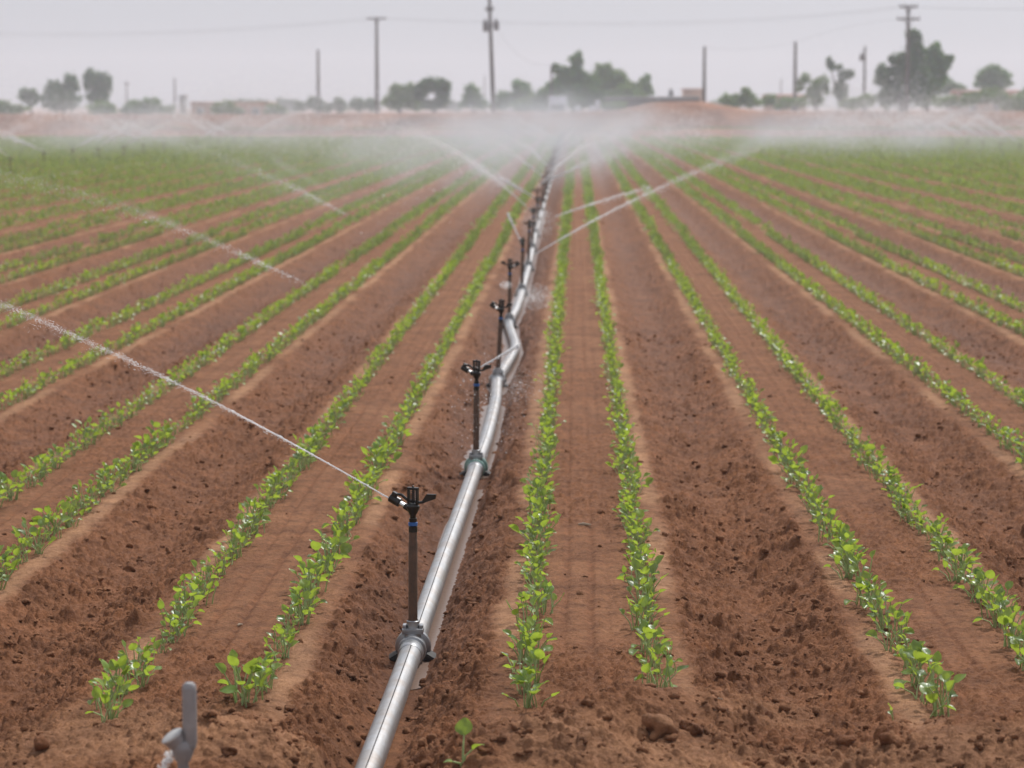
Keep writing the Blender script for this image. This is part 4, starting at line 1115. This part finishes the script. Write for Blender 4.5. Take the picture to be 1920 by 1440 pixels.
# ------------------------------------------------------------------ buildings and vehicles at the horizon
def building(px0, px1, ytop, d, depth, label, wall, roof, roof_h=.25, windows=(), over=.3, flat=True):
    a = at_y(px0, ytop, d); c = at_y(px1, ytop, d); w = c[0] - a[0]; h = a[2] + .05
    root = empty("building", ((a[0] + c[0]) / 2, d + depth / 2, -.05)); tag(root, label, "building")
    b = MB(); b.box((0, 0, (h - roof_h) / 2), (w, depth, h - roof_h)); b.build("wall", M[wall], root, smooth=False)
    r = MB()
    if flat:
        r.box((0, 0, h - roof_h / 2), (w + over, depth + over, roof_h), bev=.03)
    else:
        V = np.array([[sx * (w / 2 + over), sy * (depth / 2 + over), h - roof_h] for sx in (-1, 1) for sy in (-1, 1)] + [[-w / 2 - over, 0, h], [w / 2 + over, 0, h]])
        r.add(V, [[0, 2, 5, 4], [3, 1, 4, 5], [0, 1, 3, 2]], [[0, 4, 1], [2, 3, 5]])
    r.build("roof", M[roof], root, smooth=False)
    for fx, fz, ww, wh in windows:
        f = MB(); f.box((fx * w / 2, -depth / 2 - .02, fz * h), (ww, .08, wh), bev=.01); fo_ = f.build("window", M['white_paint'], root, smooth=False)
        g = MB(); g.box((fx * w / 2, -depth / 2 - .065, fz * h), (ww - .16, .03, wh - .16)); g.build("pane", M['glass'], fo_, smooth=False)
    return root
building(358, 500, 191, 310, 9, "long low beige building with a flat roof behind the dome shaped bush", 'beige', 'beige', .2, windows=((-.75, .45, .9, .8), (.3, .45, .9, .8), (.7, .45, .9, .8)))
building(1440, 1512, 176, 330, 8, "house with a reddish roof half hidden behind the low yellowish bush", 'beige', 'roof_red', .45, windows=((-.5, .45, .9, .8), (.4, .45, .9, .8)), flat=False)
building(1800, 1916, 168, 320, 8, "house with a reddish roof line behind the yellow green hedge", 'beige', 'roof_red', .45, windows=((-.6, .4, .9, .8), (.2, .4, .9, .8)), flat=False)
building(1283, 1322, 166, 300, 6, "small beige block house behind the pole on the dirt mound", 'beige', 'beige', .15, windows=((-.2, .6, .8, .6),))
building(336, 346, 178, 420, 3, "narrow grey tower like block left of the beige building", 'roof_grey', 'roof_grey', .2)
# open shed: long flat roof on posts
a = at_y(1135, 181, 246); c = at_y(1312, 184, 246); w = c[0] - a[0]
root = empty("open_shed", ((a[0] + c[0]) / 2, 250, -.05)); tag(root, "long low open shed with a dark edged flat roof behind the dirt mound", "shed")
zt = at_y(1220, 183, 250)[2] + .05
b = MB(); b.box((0, 0, zt), (w, 7, .16), bev=.02); ro = b.build("roof", M['roof_grey'], root, smooth=False)
b = MB(); b.box((0, -3.54, zt - .24), (w, .1, .36)); b.build("fascia", M['roof_dark'], ro, smooth=False)
b = MB(); b.box((0, 3.2, (zt - .1) / 2), (w - .4, .12, zt - .16)); b.build("wall", M['roof_dark'], root, smooth=False)
for i in range(6):
    b = MB(); b.box((-w / 2 + .3 + i * (w - .6) / 5, -3.3, (zt - .08) / 2), (.14, .14, zt - .09)); b.build("post", M['pole'], root, smooth=False)
# box truck
s = 240 / FPX; p = at_y(1046, 205, 240)
root = empty("box_truck", (p[0], 240, 0.0)); tag(root, "pale white box truck parked before the tall pointed tree", "truck")
zt = at_y(1046, 180, 240)[2]; bw = 34 * s
b = MB(); b.box((0, 0, (zt + .55) / 2), (bw, 4.2, zt - .55), bev=.05); b.build("cargo_box", M['white_paint'], root)
b = MB(); b.box((0, -3.0, 1.15), (bw * .92, 1.7, 1.3), bev=.15); cb = b.build("cab", M['white_paint'], root)
b = MB(); b.box((0, -3.86, 1.42), (bw * .74, .05, .5), bev=.02); b.build("windscreen", M['glass'], cb)
for sx in (-1, 1):
    for yy_ in (-2.9, 1.3):
        b = MB(); Mx = np.array(Matrix.Translation((sx * bw * .42, yy_, .42)) @ Matrix.Rotation(math.radians(90), 4, 'Y'))
        b.lathe([(0, -.12), (.38, -.12), (.42, -.06), (.42, .06), (.38, .12), (0, .12)], 16, Mx); b.build("wheel", M['tyre'], root)
# parked cars beside the truck, only their pale tops show over the bank
def car(px, py, d, label, sc=1.0):
    p = at_y(px, py, d)
    root = empty("parked_car", (p[0], d, p[2] - 1.45)); root.rotation_euler = (0, 0, .35); tag(root, label, "car", "pale cars parked by the truck")
    b = MB(); b.box((0, 0, .62), (1.75, 4.2, .6), bev=.16); b.build("body", M['white_paint'], root)
    b = MB(); b.box((0, .25, 1.14), (1.45, 2.1, .56), bev=.2); cbn = b.build("cabin", M['white_paint'], root)
    b = MB(); b.box((0, -.83, 1.16), (1.2, .08, .34), np.array(Matrix.Rotation(-.5, 4, 'X')), bev=.02); b.build("windscreen", M['glass'], cbn)
    for sx in (-1, 1):
        for yy_ in (-1.3, 1.3):
            b = MB(); Mx = np.array(Matrix.Translation((sx * .8, yy_, .32)) @ Matrix.Rotation(math.radians(90), 4, 'Y')); b.lathe([(0, -.1), (.28, -.1), (.32, -.05), (.32, .05), (.28, .1), (0, .1)], 14, Mx); b.build("wheel", M['tyre'], root)
def tank(px, py, rpx, d, label):
    p = at_y(px, py, d); r = rpx * d / FPX; z0 = -.05
    root = empty("round_tank", (p[0], d, z0)); tag(root, label, "tank", "pale round tanks on the bank")
    h = p[2] - z0 + r
    b = MB(); b.lathe([(0, 0), (r * .95, 0), (r, .1), (r, h - r * .8), (r * .8, h - r * .25), (r * .3, h), (0, h)], 16); b.build("shell", M['white_paint'], root)
    b = MB(); b.lathe([(r * .3, h - .02), (r * .3, h + .1), (0, h + .12)], 12); b.build("lid", M['trafo'], root)
tank(1083, 204, 6, 232, "pale round tank just right of the white box truck")
tank(1110, 204, 6, 234, "middle one of the pale round tanks, dimmer and lower")
tank(1121, 193, 5, 240, "small bright round tank left of the long shed roof")
# vent box on the shed roof
p = at_y(1258, 175, 250); b = MB(); b.box((0, 0, 0), (.45, .45, .5), bev=.04); b.lathe([(.1, .24), (.1, .4), (.26, .42), (.0, .55)], 10)
o = b.build("roof_vent", M['trafo']); o.location = (p[0], 250, zt + .30); o.location.z = at_y(1220, 183, 250)[2] + .05 + .33; tag(o, "small dark vent box standing on the long shed roof", "vent")

# ------------------------------------------------------------------ the dripping grey riser in the near left corner
def cyl_between(b, p, q, r0, r1, k=18): b.tube([p, q], [r0, r1], k)
D_ = 4.62
p = at_y(343, 1410, D_); sc_ = D_ / FPX
gz0 = base_z(p[0], D_) - .03
root = empty("riser_valve", (p[0], D_, gz0)); tag(root, "grey upright peg with a slanted pale capped outlet, dripping, in the lower left corner", "riser")
zj = p[2] - gz0                         # height of the joint above the soil
b = MB(); b.lathe([(0, 0), (.0105, 0), (.0105, zj - .01), (.0125, zj - .005), (0, zj - .004)], 18); b.build("stem", M['grey_paint'], root)
b = MB()
b.lathe([(0, zj - .018), (.014, zj - .016), (.020, zj + .000), (.021, zj + .014), (.017, zj + .022), (0, zj + .024)], 18)
xo = 14 * sc_
cyl_between(b, (0, 0, zj + .004), (xo, 0, zj + .018), .017, .0145)
b.build("joint", M['grey_paint'], root)
b = MB(); hr = at_y(343, 1280, D_)[2] - gz0
b.lathe([(0, zj + .006), (.0115, zj + .010), (.0135, zj + .022), (.0135, hr - .012), (.0120, hr - .004), (.008, hr), (0, hr + .001)], 20, np.array(Matrix.Translation((xo, 0, 0)))); b.build("upright_rod", M['grey_paint'], root)
ax_ = np.array([-.019, -.006, .030]); ax_ = ax_ / np.linalg.norm(ax_)
b = MB(); j0 = np.array([0, 0, zj + .002]); b.tube([j0, j0 + ax_ * .014, j0 + ax_ * .030, j0 + ax_ * .034], [.012, .0155, .0205, .0205], 20)
ob_ = b.build("slanted_outlet", M['grey_paint'], root)
b = MB(); b.tube([j0 + ax_ * .0338, j0 + ax_ * .037, j0 + ax_ * .039], [.0222, .0222, .019], 20); b.build("outlet_cap", M['pale_cast'], ob_)
b = MB(); b.lathe([(.0108, zj - .050), (.0145, zj - .049), (.0145, zj - .034), (.0108, zj - .033)], 6); b.build("lock_nut", M['steel'], root)
g = np.random.default_rng(9); n = 260
t = g.random(n); Pn = np.stack([p[0] - .022 - .035 * t + g.normal(size=n) * .004, D_ + g.normal(size=n) * .006, p[2] - .004 - .07 * t ** 1.3 + g.normal(size=n) * .005], 1)
o = link("water_splash", drops_mesh("water_splash", Pn, .0022 * np.exp(g.normal(size=n) * .5), tet=True), M['drop']); tag(o, "white drips of water falling left of the grey riser in the lower left corner", "water splash", "splashes of drops around the sprinklers")

# bits of straw and a pale flake on the beds
def stick(px, py, L, ang, label, r=.0025, mat='pale_cast'):
    q = at_z(px, py, 0.0); z = ground_z(q[0], q[1])
    b = MB(); b.tube([(-L / 2, 0, 0), (-L * .1, L * .03, .003), (L / 2, 0, .002)], [r * .6, r, r * .5], 6); o = b.build("straw", M[mat]); o.location = (q[0], q[1], z + r); o.rotation_euler = (0, .1, ang); tag(o, label, "straw", "bits of straw on the soil")
M['straw'] = simple_mat("dry_straw", (.30, .22, .15), (.42, .33, .24), rough=.8, scale=80)
stick(1096, 988, .045, .1, "pale flat flake lying on the bed between the first two right rows", .006, 'straw')
stick(1095, 1362, .07, .9, "dry brown stalk lying on the soil left of the heap", .004, 'straw')
stick(1232, 1195, .03, .5, "short straw beside the second right row", .002, 'straw')
stick(1340, 1345, .05, 2.4, "thin straw in the loose soil right of the heap", .0018, 'straw')
stick(450, 1170, .02, 1.0, "pale flake on the bed between the left rows", .004, 'straw')

# ------------------------------------------------------------------ light
SUN_EL, SUN_AZ = math.radians(52), math.radians(28)     # azimuth to the right of straight ahead
w = bpy.data.worlds.new("World"); scene.world = w; w.use_nodes = True
nt = w.node_tree; nt.nodes.clear()
out = nt.nodes.new("ShaderNodeOutputWorld"); bg = nt.nodes.new("ShaderNodeBackground"); sky = nt.nodes.new("ShaderNodeTexSky")
sky.sky_type = 'NISHITA'; sky.sun_disc = False; sky.sun_elevation = SUN_EL; sky.sun_rotation = SUN_AZ
sky.air_density = 1.0; sky.dust_density = 6.0; sky.ozone_density = 1.0; sky.altitude = 100
hs = nt.nodes.new("ShaderNodeHueSaturation"); hs.inputs["Saturation"].default_value = .35
nt.links.new(sky.outputs[0], hs.inputs["Color"])
tint = nt.nodes.new("ShaderNodeMix"); tint.data_type = 'RGBA'; tint.blend_type = 'MULTIPLY'; tint.inputs["Factor"].default_value = 1
tint.inputs["B"].default_value = (.945, .99, 1.065, 1)
hz_ = nt.nodes.new("ShaderNodeMix"); hz_.data_type = 'RGBA'; hz_.inputs["Factor"].default_value = .72
hz_.inputs["B"].default_value = (3.6, 3.56, 3.62, 1)          # even, milky overcast veil
nt.links.new(hs.outputs[0], hz_.inputs["A"]); nt.links.new(hz_.outputs["Result"], tint.inputs["A"]); nt.links.new(tint.outputs["Result"], bg.inputs[0]); bg.inputs[1].default_value = .15
nt.links.new(bg.outputs[0], out.inputs[0])
sl = bpy.data.lights.new("sun", 'SUN'); sl.energy = 2.5; sl.angle = math.radians(4.0); sl.color = (1, .965, .91)
so = bpy.data.objects.new("sun", sl); COL.objects.link(so)
dv = Vector((math.sin(SUN_AZ) * math.cos(SUN_EL), math.cos(SUN_AZ) * math.cos(SUN_EL), math.sin(SUN_EL)))
so.rotation_euler = dv.to_track_quat('Z', 'Y').to_euler()

scene.view_settings.view_transform = 'Standard'; scene.view_settings.look = 'None'
scene.view_settings.exposure = 0.32; scene.view_settings.gamma = 1.0
scene.render.engine = 'CYCLES'
cy = scene.cycles
cy.use_denoising = True
cy.max_bounces = 8; cy.diffuse_bounces = 3; cy.glossy_bounces = 3; cy.transmission_bounces = 4; cy.transparent_max_bounces = 64; cy.volume_bounces = 1
cy.volume_step_rate = 2.0; cy.volume_max_steps = 128
cy.caustics_reflective = False; cy.caustics_refractive = False
